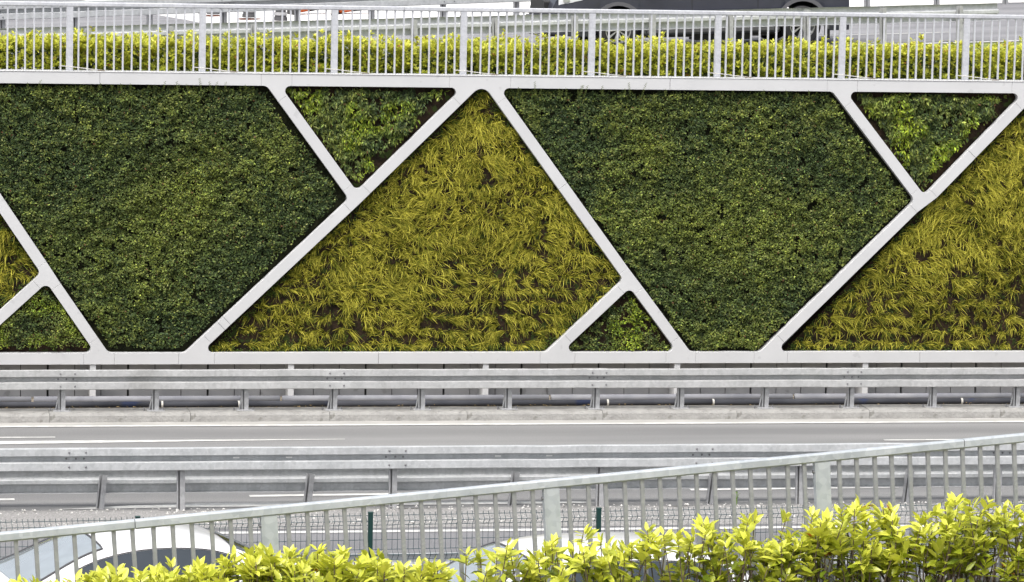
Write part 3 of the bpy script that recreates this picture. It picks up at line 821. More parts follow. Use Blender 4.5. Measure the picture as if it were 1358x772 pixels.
# ================================================================== GUARDRAILS
def wprofile(th=.004):
    o = [(.030, .000), (.078, -.003), (.085, -.008), (.085, -.094), (.078, -.100), (.006, -.114), (0, -.120), (0, -.166), (.006, -.172), (.078, -.180), (.085, -.186), (.085, -.280), (.078, -.287), (.030, -.296)]
    P = np.array(o)
    inn = P - np.array([th, 0]) * 1.4
    return [(-a, b) for a, b in P] + [(-a, b) for a, b in inn[::-1]]
BOLT = MB().lathe([(.0001, -.014), (.008, -.013), (.013, -.006), (.014, 0)], 8).mesh('bolt', M['bolt'], True)
def c_post_mesh(h, mat, w=.10, dpt=.075, th=.005, plate=False):
    # C-section whose open slot shows at the left of its front
    h2 = w / 2
    pr = [(-h2, 0), (-h2 + .014, 0), (-h2 + .014, th), (-h2 + th, th), (-h2 + th, dpt - th), (h2 - th, dpt - th), (h2 - th, th), (-h2 + .036, th), (-h2 + .036, 0), (h2, 0), (h2, dpt), (-h2, dpt)]
    return MB().sweep_z(pr, 0, h).mesh('post', mat)
def guardrail(name, label, p0, ang, slope, posts, splices, top, face=1, mat='rail', post_h=None, tilt=0.0, plates=False, bolts=True, wide=.10, post_first=0.0, slots=()):
    # local x along the rail; face=1: beam on the -y side of the posts, -1: on the +y side
    root = tag(empty(name, p0, (0, -math.atan(slope), ang)), label, 'guardrail')
    pr = wprofile()
    if face < 0: pr = [(-y, z) for y, z in pr]
    off = -.055 if face > 0 else .06
    for i in range(len(splices) - 1):
        x0, x1 = splices[i], splices[i + 1] + .32
        b = MB().sweep_wavy([(y + off, z + top) for y, z in pr], x0, x1, -.007 * face, .003).build('beam', M[mat], root)
        if bolts:
            for bx, bz, o in ((.09, -.052, .085), (.30, -.052, .085), (.09, -.235, .085), (.30, -.235, .085), (.06, -.143, 0), (.18, -.143, 0), (.28, -.143, 0)):
                inst('bolt', BOLT, b, (x0 + bx, off - (o + .008) * face, top + bz), (0, 0, 0 if face > 0 else math.pi))
        for rx in slots:
            if splices[i] <= rx < splices[i + 1]:
                MB().cbox(rx - .04, rx + .04, off - .008, off - .001, top - .152, top - .134, .002).build('lit_slot', M['lit_slot'], b)  # pale plate painting lit ground seen through a slot in the beam
    h = post_h if post_h else top - .02
    me = c_post_mesh(h + .1, M['post'], wide)
    for k, x in enumerate(posts):
        ta = tilt + random.uniform(-.012, .012)
        po = inst('post', me, root, (x, -.045 if face > 0 else -.06, -.1), (random.uniform(-.01, .01), ta, 0))
        if plates:
            MB().box(x - .13, x + .13, -.12, .16, .132, .144).build('base_plate', M['post'], po).matrix_parent_inverse = po.matrix_basis.inverted()
            g = MB().add([(x - .058, .02, .144), (x - .052, .02, .144), (x - .052, .02, .36), (x - .058, .02, .36), (x - .098, -.03, .144), (x - .09, -.03, .144), (x - .05, -.03, .30), (x - .056, -.03, .30)],
                         [(0, 1, 2, 3), (4, 7, 6, 5), (0, 4, 5, 1), (1, 5, 6, 2), (2, 6, 7, 3), (3, 7, 4, 0)]).build('gusset', M['post'], po)
            g.matrix_parent_inverse = po.matrix_basis.inverted()
            for bx in (-.17, .11):
                t = MB().tube([(x + bx, -.07, .13), (x + bx, -.07, .185)], .012, 6).build('anchor_bolt', M['bolt'], po)
                t.matrix_parent_inverse = po.matrix_basis.inverted()
        elif not bolts: pass
    return root
# guardrail on the kerb under the green wall
fpx = [82, 206, 325, 442, 559, 674, 790, 902, 1014, 1127, 1237]
fx = [float(on_y(u, 535, -2.05)[0]) for u in fpx]
fx = [fx[0] - 2.62, fx[0] - 1.31] + fx + [fx[-1] + 1.31, fx[-1] + 2.62]
fs = [float(on_y(u, 505, -2.15)[0]) - .09 for u in (-282, 80, 437, 785, 1123, 1460)]
guardrail('guardrail', 'galvanised guardrail bolted to the kerb right below the white lattice', (0, -2.05, 0), 0, 0, fx, fs, .748, 1, 'rail_far', plates=True)
# double barrier on the median
nx_ = [float(on_y(u, 650, -9.92)[0]) for u in (240, 521, 795, 1060, 1322)]
nx_ = [nx_[0] - 2.67] + nx_ + [nx_[-1] + 2.66]
ns = [float(on_y(u, 608, -10.0)[0]) - .05 for u in (-340, 87, 511, 918, 1317, 1710)]
slot_xs = [float(on_y(u, 606, -10.0)[0]) for u in (313.5, 383.5, 660.5, 728.6)]
guardrail('guardrail', 'tall galvanised guardrail on the gravel median with its ridged face to the viewer', (0, -9.93, 0), 0, 0, nx_, ns,   .828, 1, 'rail', slots=slot_xs)
mx_ = [float(on_y(u, 660, -9.8)[0]) - .04 for u in (136, 411, 683, 946, 1206)]
mx_ = [mx_[0] - 2.65] + mx_ + [mx_[-1] + 2.6]
ms = [float(on_y(u, 640, -9.7)[0]) for u in (-160, 272, 690, 1075, 1480)]
guardrail('guardrail', 'low guardrail seen from behind with leaning posts on the gravel median', (0, -9.72, 0), 0, 0, mx_, ms, .475, -1, 'rail', post_h=.43, tilt=.10)
# guardrail behind the mesh fence of the access road
guardrail('guardrail', 'guardrail seen from behind through the hedge, beyond the green mesh fence', (0, -17.1, 0), 0, 0, [-11 + 2.0 * k for k in range(12)], [-12 + 4 * k for k in range(7)], .72, -1, 'rail', tilt=0)
# two guardrails of the upper road
sl1 = .062
a1 = math.atan(sl1)
def on_r1(u, v): return on_plane(u, v, (0, r1(0), 0), np.array([-math.sin(a1), math.cos(a1), 0]))
p1x = [float((on_r1(u, 55)[0]) / math.cos(a1)) for u in (118, 226, 338, 444, 550, 658, 762, 865, 968, 1070, 1171, 1272)]
p1x = [p1x[0] - 1.35] + p1x + [p1x[-1] + 1.33, p1x[-1] + 2.66]
guardrail('guardrail', 'guardrail beside the van on the upper road, seen from behind over the hedge', (0, r1(0), zroad(0)), a1, UB * math.cos(a1),
          p1x, [-10.2 + 4.0 * k - .9 for k in range(6)], .645, -1, 'rail', post_h=.62)
a2 = math.atan(.28)
p2x = []
for u in (3, 100, 199, 297, 395, 493, 588, 685, 780, 874, 968, 1060, 1150, 1242, 1333):
    q = on_plane(u, 15, (0, r2(0), 0), np.array([-math.sin(a2), math.cos(a2), 0])); p2x.append(float(q[0] / math.cos(a2)))
s2 = [float(on_plane(u, 10, (0, r2(0), 0), np.array([-math.sin(a2), math.cos(a2), 0]))[0] / math.cos(a2)) for u in (-20, 285, 580, 872, 1155, 1440)]
guardrail('guardrail', 'farthest guardrail crossing the top of the picture behind the upper road', (0, r2(0), zroad(0)), a2, UB * math.cos(a2), p2x, s2, .70, 1, 'rail')

# ================================================================== RAILINGS
def frame_mat(p0, p1):
    x = Vector(p1) - Vector(p0); ln = x.length; x.normalize()
    y = Vector((0, 0, 1)).cross(x).normalized(); z = x.cross(y)
    m = Matrix((x, y, z)).transposed().to_4x4(); m.translation = Vector(p0)
    return m, ln
def railing(label, p0, p1, posts, nb, h, seams, mat, bmat, balw=.026, tie=False, rail_h=.068, rail_d=.06, postw=.10):
    m, ln = frame_mat(p0, p1)
    root = tag(empty('railing'), label, 'railing'); root.matrix_world = m
    sx = [0.0] + [s for s in seams if 0 < s < ln] + [ln]
    c = .012
    for i in range(len(sx) - 1):
        pr = [(-rail_d / 2 + c, h - rail_h), (rail_d / 2 - c, h - rail_h), (rail_d / 2, h - rail_h + c), (rail_d / 2, h - c), (rail_d / 2 - c * .4, h - c * .3), (rail_d / 2 - c, h), (-rail_d / 2 + c, h), (-rail_d / 2 + c * .4, h - c * .3), (-rail_d / 2, h - c), (-rail_d / 2, h - rail_h + c)]
        MB().sweep_x(pr, sx[i] + .003, sx[i + 1] - .003).build('top_rail', mat, root)
    pm = MB().box(-postw / 2, postw / 2, -.006, .006, 0, h - rail_h + .002)
    pm.box(-postw / 2 - .001, -postw / 2 + .009, -.008, .05, 0, h - rail_h + .001)
    pme = pm.mesh('post', mat)
    bme = MB().box(-balw / 2, balw / 2, -balw / 2, balw / 2, 0.0, h - rail_h + .002).mesh('baluster', bmat)
    for k in range(len(posts)):
        po = inst('post', pme, root, (posts[k], -.018, 0))
        MB().tube([(-postw / 2 - .012, .03, h - rail_h - .07), (-postw / 2 + .004, .03, h - rail_h - .07)], .014, 8).build('bolt', M['bolt'], po)
        if tie:
            MB().tube([(-.15, -.05, .075), (.05, -.05, .06), (.30, -.055, .03), (.48, -.06, .016)], .007, 6).build('tie_bar', M['collar'], po, True)
            MB().cbox(.42, .53, -.075, -.05, .004, .02, .003).build('tie_clamp', M['dirt'], po)
        if k + 1 < len(posts):
            d = (posts[k + 1] - posts[k]) / (nb + 1)
            for j in range(nb):
                inst('baluster', bme, root, (posts[k] + d * (j + 1), 0, 0), (0, random.gauss(0, .004), 0))
    return root
tp = [float(on_y(u, 98, .1)[0]) for u in (92, 268, 443, 614, 784, 951, 1116, 1280)]
tp = [tp[0] - 1.99] + tp + [tp[-1] + 1.99]
railing('light grey railing of thin vertical bars standing on the top band of the lattice', (-9.6, .11, ztop + .016), (10.0, .11, ztop + .016), [x + 9.6 for x in tp], 14, 1.03,
        [float(on_y(u, 8, .1)[0]) + 9.6 for u in (9, 536, 1042)], M['balu'], M['balu'], tie=True)

# ---- near railing: 2 m bays on a ramp in front of the cars
dirN = np.array([math.cos(math.radians(5.5)), math.sin(math.radians(5.5)), 0.0]); nrmN = np.array([-dirN[1], dirN[0], 0.0])
PN = depth_at(731, 640, 28.35)
def on_near(u, v, off=0.0): return on_plane(u, v, PN + nrmN * off, nrmN)
q0, q1 = on_near(0, 706), on_near(1358, 574.5)
gr = q1 - q0
e0 = q0 - gr * .16; e1 = q1 + gr * .16
tN = unit(e1 - e0); upN = np.cross(tN, np.cross(np.array([0, 0, 1.0]), tN)) if False else None
zN = np.array(np.cross(tN, unit(np.cross(np.array([0, 0, 1.0]), tN))))
HN = 1.06
b0, b1 = e0 - zN * HN, e1 - zN * HN
pn = [float(np.dot(on_near(u, v) - e0, tN)) for u, v in ((357, 700), (731, 660), (1090, 625))]
print('near post spacing', pn, np.diff(pn))
dp = (pn[2] - pn[0]) / 2
pn = [pn[0] - dp] + pn + [pn[2] + dp]
railing('mottled galvanised railing rising to the right in front of the white cars', tuple(b0), tuple(b1), pn, 14, HN,
        [float(np.dot(on_near(u, v) - e0, tN)) for u, v in ((178, 690), (1277, 583))], M['balu2'], M['balu3'], balw=.028, postw=.115)
# ramp walkway, its retaining wall and the bank the viewer stands on
def ramp_pt(s, off, dz): p = b0 + tN * s + nrmN * off; return (p[0], p[1], p[2] + dz)
LN = float(np.linalg.norm(b1 - b0))
vs = []
for s in (-14.0, LN + 14):
    vs += [ramp_pt(s, .3, 0), ramp_pt(s, -.25, 0), ramp_pt(s, -.25, -.2), ramp_pt(s, -1.6, -.22), ramp_pt(s, -40, -.3), (ramp_pt(s, .3, 0)[0], ramp_pt(s, .3, 0)[1], -.05)]
tag(MB().add([vs[0], vs[1], vs[7], vs[6], vs[2], vs[8], vs[5], vs[11]], [(0, 1, 2, 3), (1, 4, 5, 2), (0, 3, 7, 6)]).build('ramp_parapet', M['kerb']), kind='structure')
tag(MB().add([vs[2], vs[3], vs[4], vs[8], vs[9], vs[10]], [(0, 1, 4, 3), (1, 2, 5, 4)]).build('planted_bank', M['dirt']), kind='structure')

# ================================================================== HEDGES
LIME_A, LIME_B = (.30, .34, .018), (.71, .71, .09)
def whorls(tips, axes, nl, Ln0, Ln1, wr, cA, cB, low, templ, tonev=None, upsp=(.35, .95)):
    n = len(tips); idx = np.repeat(np.arange(n), nl); m = len(idx)
    ang = rng.rand(m) * 2 * math.pi
    ax = nrm(axes)[idx]
    ref = nrm(np.cross(ax, np.tile(np.array([[.3, 1, .1]]), (m, 1)))); ref2 = np.cross(ax, ref)
    rad = ref * np.cos(ang)[:, None] + ref2 * np.sin(ang)[:, None]
    f = rng.rand(m)                                            # 0 = tip of the shoot, 1 = lower leaves
    up = upsp[1] - (upsp[1] - upsp[0]) * f + rng.randn(m) * .15
    D = nrm(rad + ax * up[:, None])
    P = tips[idx] - ax * (f * low)[:, None]
    Nn = nrm(ax - rad * up[:, None] * .8 + rng.randn(m, 3) * .18)
    Ln = rng.uniform(Ln0, Ln1, m) * (.65 + .45 * f)
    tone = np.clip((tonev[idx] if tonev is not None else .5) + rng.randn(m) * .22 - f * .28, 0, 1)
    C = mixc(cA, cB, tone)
    return leaves(P, D, Nn, Ln, Ln * wr, C, templ)
# hedge on top of the wall
n = 5200
hx_ = rng.uniform(-10.2, 10.2, n); hy = rng.uniform(.36, 1.5, n)
topz = 5.385 + .055 * (hx_ + 8) / 8 * .5 + .14 * (vnoise(hx_, hy, .42, 201) - .5) + .12 * (vnoise(hx_, hy, .13, 202) - .5)
face = rng.rand(n) < .5
hz_ = np.where(face, 4.98 + (topz - 4.98) * rng.rand(n), topz - .03 + rng.rand(n) ** 5 * .14)
hy = np.where(face, .40 + .10 * vnoise(hx_, hz_, .2, 203) - .04 + rng.rand(n) * .12, hy)
axs = np.stack([rng.randn(n) * .3, np.where(face, -.75, -.08) + rng.randn(n) * .22, np.where(face, .75, 1.0) + rng.randn(n) * .1], 1)
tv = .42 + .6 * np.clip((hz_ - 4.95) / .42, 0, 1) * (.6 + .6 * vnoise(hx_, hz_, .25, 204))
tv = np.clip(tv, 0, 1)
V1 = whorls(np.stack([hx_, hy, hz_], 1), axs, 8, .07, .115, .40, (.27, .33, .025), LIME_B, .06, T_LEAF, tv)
red = (rng.rand(len(V1[0]) // 7) < .018); V1[2].reshape(-1, 7, 3)[red] = (.42, .22, .05)
nd = 30000
dx = rng.uniform(-10.2, 10.2, nd); dy_ = rng.uniform(.5, 1.45, nd); dz = rng.uniform(4.95, 5.33, nd)
V2 = leaves(np.stack([dx, dy_, dz], 1), rng.randn(nd, 3) + np.array([0, -.4, .5]), nrm(rng.randn(nd, 3) + np.array([0, -.5, .8])), rng.uniform(.06, .10, nd), rng.uniform(.03, .045, nd),
            mixc((.035, .07, .01), (.12, .17, .015), rng.rand(nd)), T_DIAM)
hedge = tag(empty('hedge', (0, .9, 4.9)), 'lime green clipped hedge behind the railing on top of the lattice wall', 'hedge')
V, Fx, Cc = join([V1, V2]); V = V - np.array([0, .9, 4.9])
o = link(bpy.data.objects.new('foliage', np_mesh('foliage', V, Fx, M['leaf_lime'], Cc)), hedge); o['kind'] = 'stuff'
br = MB()
for k in range(150):
    x = -10 + 20 * k / 150 + random.uniform(-.05, .05); y = random.uniform(-.3, .3)
    br.tube([(x, y, .0), (x + random.uniform(-.05, .05), y + random.uniform(-.1, .1), .25), (x + random.uniform(-.12, .12), y + random.uniform(-.2, .2), .44)], [.009, .007, .004], 5)
br.build('branches', M['bark'], hedge)['kind'] = 'stuff'

# near hedge: loose shoots in front of the near railing
HOFF = -.42
prof = [(-140, 778), (0, 770), (60, 763), (100, 753), (150, 752), (200, 749), (260, 746), (310, 738), (345, 726), (390, 724), (430, 728), (480, 732), (520, 731), (560, 742), (600, 738), (625, 727),
        (655, 713), (700, 706), (740, 712), (780, 702), (840, 702), (880, 690), (930, 688), (990, 680), (1030, 679), (1080, 676), (1130, 664), (1200, 664), (1260, 664), (1300, 655), (1358, 662), (1500, 650)]
pu = [p[0] for p in prof]
prs = np.array([on_near(u, v, HOFF) for u, v in prof])
sN = (prs - b0) @ dirN; zNp = prs[:, 2]
def hedge_top(s): return np.interp(s, sN, zNp)
S0, S1 = sN[0] - .2, sN[-1] + .2
s_left, s_mid, s_gap = float(sN[pu.index(0)]), float(sN[pu.index(560)]), float(sN[pu.index(930)])
tips, axsN, tone = [], [], []
stems = MB()
def hp(s, off, z):
    p = b0 + dirN * s + nrmN * off; return np.array([p[0], p[1], z])
ss = S0
while ss < S1:
    dense = 1.0 if ss < s_mid else .60
    nsh = 15 if ss < s_mid else (6 if ss < s_gap else 9)
    base_s = ss + random.uniform(-.04, .04)
    zb = float(np.interp(base_s, [0, LN], [b0[2], b1[2]])) - .2
    for k in range(nsh):
        s = base_s + random.gauss(0, .11); off = HOFF + random.uniform(-.22, .20)
        zt = float(hedge_top(s)) - .075
        lvl = random.random() ** (1.5 if ss < s_mid else 1.25)
        z = zt - lvl * .52 + (random.uniform(0, .05) if lvl < .1 else 0)
        p = hp(s, off, z)
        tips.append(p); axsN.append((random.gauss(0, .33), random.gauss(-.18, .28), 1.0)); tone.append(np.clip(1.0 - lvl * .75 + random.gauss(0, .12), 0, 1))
        q = hp(base_s + random.uniform(-.03, .03), HOFF + (off - HOFF) * .3, zb)
        mid = (p + q) / 2 + np.array([random.uniform(-.06, .06), random.uniform(-.04, .04), .05])
        stems.tube([q, mid, p], [.008, .0055, .0035], 5, False)
    ss += .105
tips = np.array(tips); axsN = np.array(axsN); tone = np.array(tone)
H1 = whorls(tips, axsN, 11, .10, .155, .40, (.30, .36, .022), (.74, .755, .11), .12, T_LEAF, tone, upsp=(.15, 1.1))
old = (rng.rand(len(H1[0]) // 7) < .002); H1[2].reshape(-1, 7, 3)[old] = (.50, .17, .03)
H1[2][:] *= .94 + .12 * rng.rand(len(H1[2]))[:, None]
# older, darker leaves lower down the shoots
kk = rng.rand(len(tips)) < .8
idx = np.repeat(np.where(kk)[0], 3); m_ = len(idx)
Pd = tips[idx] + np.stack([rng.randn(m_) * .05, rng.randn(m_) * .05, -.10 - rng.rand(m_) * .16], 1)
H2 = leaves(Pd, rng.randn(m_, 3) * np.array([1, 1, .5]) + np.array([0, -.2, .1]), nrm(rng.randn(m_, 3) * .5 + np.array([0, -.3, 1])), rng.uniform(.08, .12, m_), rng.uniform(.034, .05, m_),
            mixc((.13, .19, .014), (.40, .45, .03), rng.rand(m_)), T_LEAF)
hedge2 = tag(empty('hedge', tuple(hp(LN / 2, HOFF, b0[2]))), 'bright lime hedge with loose leafy shoots in the foreground before the sloping railing', 'hedge')
org = np.array(hedge2.location)
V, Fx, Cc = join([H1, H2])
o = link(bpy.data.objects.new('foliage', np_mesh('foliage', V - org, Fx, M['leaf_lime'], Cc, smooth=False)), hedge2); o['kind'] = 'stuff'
stems.v = [tuple(np.array(p) - org) for p in stems.v]
o = stems.build('branches', M['bark'], hedge2, True); o['kind'] = 'stuff'

# ================================================================== GREEN MESH FENCE
fence = tag(empty('mesh_fence', (0, -18.0, 0)), 'dark green welded wire mesh fence behind the sloping railing', 'fence')
FTOP = lambda x: 1.315 + .0095 * (x + 8.6)
fp = [float(on_y(492, 690, -18)[0]) + 2.494 * k for k in range(-3, 5)]
for k, x in enumerate(fp):
    po = MB().cbox(-.025, .025, -.025, .025, 0.0, FTOP(x) - .008, .004).build('fence_post', M['green_post'], fence); po.location = (x, 0.04, 0)
    MB().cbox(-.028, .028, -.028, .028, FTOP(x) - .008, FTOP(x) + .004, .004).build('cap', M['green_post'], po)
    if k + 1 == len(fp): break
    w = MB(); x1 = fp[k + 1]; nn = 43
    zp = [(0, 0, 0.0), (-.03, 0, 0), (-.085, -.035, .012), (-.135, 0, 0), (-.40, 0, 0), (-.455, -.035, .012), (-.51, 0, 0), (-.80, 0, 0), (-1.2, 0, 0)]
    for i in range(1, nn):
        xx = x + (x1 - x) * i / nn; t = FTOP(xx)
        w.tube([(xx + q[2], q[1], t + q[0]) for q in zp], .0032, 4, False)
    for dzv, dyv in ((-.03, 0), (-.085, -.038), (-.135, 0), (-.295, 0), (-.40, 0), (-.455, -.038), (-.51, 0), (-.70, 0), (-.9, 0), (-1.1, 0)):
        w.tube([(x + .03, dyv + .005, FTOP(x) + dzv), (x1 - .03, dyv + .005, FTOP(x1) + dzv)], .0034, 4, False)
    w.build('mesh_panel', M['wire'], fence)['kind'] = 'stuff'

# ================================================================== VEHICLES
def loft(stations, sect):
    return np.array([[np.array((x,) + tuple(p)) for p in sect(x)] for x in stations])
def grid_mb(G, i0=0, i1=None, j0=0, j1=None, off=0.0):
    G = G[i0:i1, j0:j1]; a, b = G.shape[:2]
    if off:
        du = np.gradient(G, axis=0); dv = np.gradient(G, axis=1)
        nn = np.cross(du, dv); nn /= np.maximum(1e-9, np.linalg.norm(nn, axis=2))[:, :, None]
        c = np.array([0.3, 0, .6])
        sgn = np.sign(((G - c) * nn).sum(2)); G = G + nn * (off * np.where(sgn == 0, 1, sgn))[:, :, None]
    return MB().add(G.reshape(-1, 3), [(i * b + j, i * b + j + 1, (i + 1) * b + j + 1, (i + 1) * b + j) for i in range(a - 1) for j in range(b - 1)])
def smooth_interp(xs, ks, vs):
    # monotone-ish cubic through keys
    ks = np.array(ks); vs = np.array(vs); t = np.gradient(vs, ks); out = []
    for x in np.atleast_1d(xs):
        i = int(np.clip(np.searchsorted(ks, x) - 1, 0, len(ks) - 2)); h = ks[i + 1] - ks[i]; s = np.clip((x - ks[i]) / h, 0, 1)
        out.append((2 * s ** 3 - 3 * s ** 2 + 1) * vs[i] + (s ** 3 - 2 * s ** 2 + s) * h * t[i] + (-2 * s ** 3 + 3 * s ** 2) * vs[i + 1] + (s ** 3 - s ** 2) * h * t[i + 1])
    return np.array(out)
def wheel(parent, x, y, r, w, side):
    wh = MB().lathe([(r * .66, -w / 2), (r * .9, -w / 2), (r * .98, -w * .4), (r, -w * .2), (r, w * .2), (r * .98, w * .4), (r * .9, w / 2), (r * .66, w / 2), (r * .66, -w / 2)], 36).build('wheel', M['tyre'], parent, 40)
    wh.location = (x, y, r)
    rim = MB().lathe([(r * .665, -w * .46), (r * .62, -w * .48), (r * .60, -w * .3), (r * .58, w * .3), (r * .665, w * .46)], 30)
    rim.lathe([(.001, -w * .44 * 1), (r * .14, -w * .43), (r * .15, -w * .3)], 16)
    for k in range(10):
        a = k * 2 * math.pi / 10; da = .11
        p = []
        for rr, aa, yy in ((.10, -da * 2.2, -.40), (.10, da * 2.2, -.40), (.61, da * .8, -.44), (.61, -da * .8, -.44)):
            p.append((r * rr * math.cos(a + aa), w * yy, r * rr * math.sin(a + aa)))
        p += [(q[0], q[1] + .02, q[2]) for q in p]
        rim.add(p, [(0, 1, 2, 3), (7, 6, 5, 4), (0, 4, 5, 1), (1, 5, 6, 2), (2, 6, 7, 3), (3, 7, 4, 0)])
    ro = rim.build('rim', M['alloy'], wh, 30)
    MB().lathe([(.001, w * .1), (r * .6, w * .1)], 20).build('brake_disc', M['black'], wh)
    if side > 0: wh.rotation_euler = (0, 0, math.pi)
def arch_cut(x, z, wheels, R):
    return z
def car_body(root, length, keys_hood, hw, mat, zlow=.22, wheels=((-1.35, .32), (1.32, .32)), nst=60, front_round=.28):
    h = length / 2
    st = np.linspace(-h, h, nst)
    zt = smooth_interp(st, [k[0] for k in keys_hood], [k[1] for k in keys_hood])
    G = []
    for x, z in zip(st, zt):
        e = max(0.0, (abs(x) - (h - .55)) / .55); w = hw * (1 - front_round * e ** 2.2); zl = zlow + .06 * e ** 2
        arch = 0.0
        for wx, wr in wheels:
            R = wr * 1.18
            if abs(x - wx) < R: arch = max(arch, math.sqrt(R * R - (x - wx) ** 2) + wr - zl)
        zb = zl + max(0, arch)
        zs = [zb, zb + .02, max(zb + .03, z * .55), max(zb + .05, z * .78), max(zb + .07, z - .07), z - .015, z, z + .012]
        ys = [w * .94, w * .97, w, w * .995, w * .965, w * .91, w * .80, 0.0]
        G.append([(x, -a, b) for a, b in zip(ys, zs)] + [(x, a, b) for a, b in list(zip(ys, zs))[::-1][1:]])
    G = np.array(G)
    m = grid_mb(G)
    b = G.shape[1]
    m.f += [tuple(range(b)), tuple((G.shape[0] - 1) * b + j for j in range(b))][0:2]
    return m.build('body', mat, root, 45), G
def greenhouse(root, keys_top, zb, wb, wt, mat, ranges, nst=64):
    x0, x1 = keys_top[0][0], keys_top[-1][0]
    st = np.linspace(x0, x1, nst)
    zt = smooth_interp(st, [k[0] for k in keys_top], [k[1] for k in keys_top])
    zm = max(k[1] for k in keys_top)
    G = []
    for x, z in zip(st, zt):
        z = max(z, zb + .02)
        f = (z - zb) / (zm - zb); w = wb + (wt - wb) * f * 1.0
        r = min(.10, (z - zb) * .5)
        pts = [(wb, zb - .03)]
        for k in range(1, 7): t = k / 6; pts.append((wb + (w + r * .35 - wb) * (t ** 1.15), zb + (z - r - zb) * t))
        pts += [(w + r * .1, z - r * .45), (w - r * .35, z - r * .12), (w * .82, z + .004), (w * .55, z + .014), (w * .25, z + .02), (0, z + .022)]
        G.append([(x, -a, b) for a, b in pts] + [(x, a, b) for a, b in pts[::-1][1:]])
    G = np.array(G); nj = G.shape[1]
    grid_mb(G).build('roof', mat, root, 60)
    fi = lambda x: int(np.clip(np.searchsorted(st, x), 0, nst - 1))
    ws, sw, rw = ranges
    if ws:
        wsc = grid_mb(G, fi(ws[0]), fi(ws[1]) + 1, 8, nj - 8, .006).build('windscreen', M['glass2'], root, True)
        a, b = fi(ws[0]), fi(ws[1])
        loop = [G[i, 8] for i in range(a, b + 1)] + [G[b, j] for j in range(9, nj - 8)] + [G[i, nj - 9] for i in range(b - 1, a - 1, -1)]
        MB().tube([tuple(p + np.array([-.004, 0, .008])) for p in loop], .011, 5).build('seal', M['cone_dark'], wsc)
    if rw: grid_mb(G, fi(rw[0]), fi(rw[1]) + 1, 8, nj - 8, .006).build('rear_window', M['glass'], root, True)
    for j0, j1 in ((1, 7), (nj - 7, nj - 1)):
        for a, b in sw:
            g = grid_mb(G, fi(a), fi(b) + 1, j0, j1, .005).build('side_window', M['glass'], root, True)
        j = 6 if j0 == 1 else nj - 7
        a, b = fi(sw[0][0]), fi(sw[-1][1])
        MB().tube([tuple(G[i, j] + np.array([0, (-.006 if j0 == 1 else .006), .012])) for i in range(a, b + 1, 2)], .005, 5).build('window_trim', M['black'], root)
    return G
def sedan(label, loc, rz, top=1.45, length=4.5, wagon=False):
    root = tag(empty('parked_car', loc, (0, 0, rz)), label, 'car')
    h = length / 2
    keys = [(-h, .60), (-h + .12, .70), (-1.6, .83), (-.95, .93), (0, .93), (1.3, .96), (h - .35, .98), (h - .06, .93), (h, .80)]
    car_body(root, length, keys, .88, M['white_car'])
    if wagon:
        kt = [(-1.25, .95), (-1.0, 1.05), (-.35, top - .10), (.05, top - .015), (.6, top), (1.3, top - .03), (1.75, top - .10), (2.0, 1.25), (2.18, .99)]
        G = greenhouse(root, kt, .93, .80, .60, M['white_car'], ((-1.12, -.28), ((-.55, .38), (.38, 1.24), (1.24, 1.75)), (1.88, 2.12)))
    else:
        kt = [(-1.25, .95), (-1.0, 1.06), (-.32, top - .09), (.1, top - .012), (.5, top), (.95, top - .05), (1.4, top - .22), (1.75, 1.06), (1.95, .98)]
        G = greenhouse(root, kt, .93, .80, .57, M['white_car'], ((-1.12, -.25), ((-.55, .34), (.34, 1.12)), (1.05, 1.75)))
    for x in (-1.35, 1.32):
        for s in (-1, 1): wheel(root, x, s * .78, .32, .21, s)
    for s in (-1, 1):
        MB().cbox(-h - .005, -h + .22, s * .62 - .16, s * .62 + .16, .58, .70, .03).build('headlight', M['lamp'], root)
        MB().cbox(h - .18, h + .006, s * .64 - .15, s * .64 + .15, .72, .86, .03).build('tail_light', M['red'], root)
        mo = MB().cbox(-.78, -.62, s * .97 - .09, s * .97 + .09, .92, 1.04, .03).build('wing_mirror', M['white_car'], root)
        for x in (-.05, .95):
            MB().cbox(x, x + .18, s * .875 - .015, s * .875 + .015, .80, .83, .005).build('door_handle', M['white_car'], root)
    MB().cbox(-h - .008, -h + .1, -.45, .45, .32, .52, .02).build('grille', M['black'], root)
    MB().box(-h + .5, h - .5, -.7, .7, .18, .5).build('underbody', M['black'], root)
    return root
CARROT = math.radians(10.0)
def car_at(u, v, z, dx, dist_note, label, rot=CARROT, **k):
    p = on_z(u, v, z); c, s = math.cos(rot), math.sin(rot)
    return sedan(label, (p[0] - dx * c, p[1] - dx * s, 0.02), rot, **k)
car_at(205, 702, 1.47, .45, 0, 'white saloon car with pale windscreen behind the sloping railing at lower left', top=1.45)
car_at(770, 719, 1.52, .45, 0, 'white estate car mostly hidden by the foreground hedge in the middle', top=1.50, length=4.6, wagon=True)
car_at(1420, 768, 1.47, .2, 0, 'white car with only its roof edge showing above the lower right corner', top=1.45)

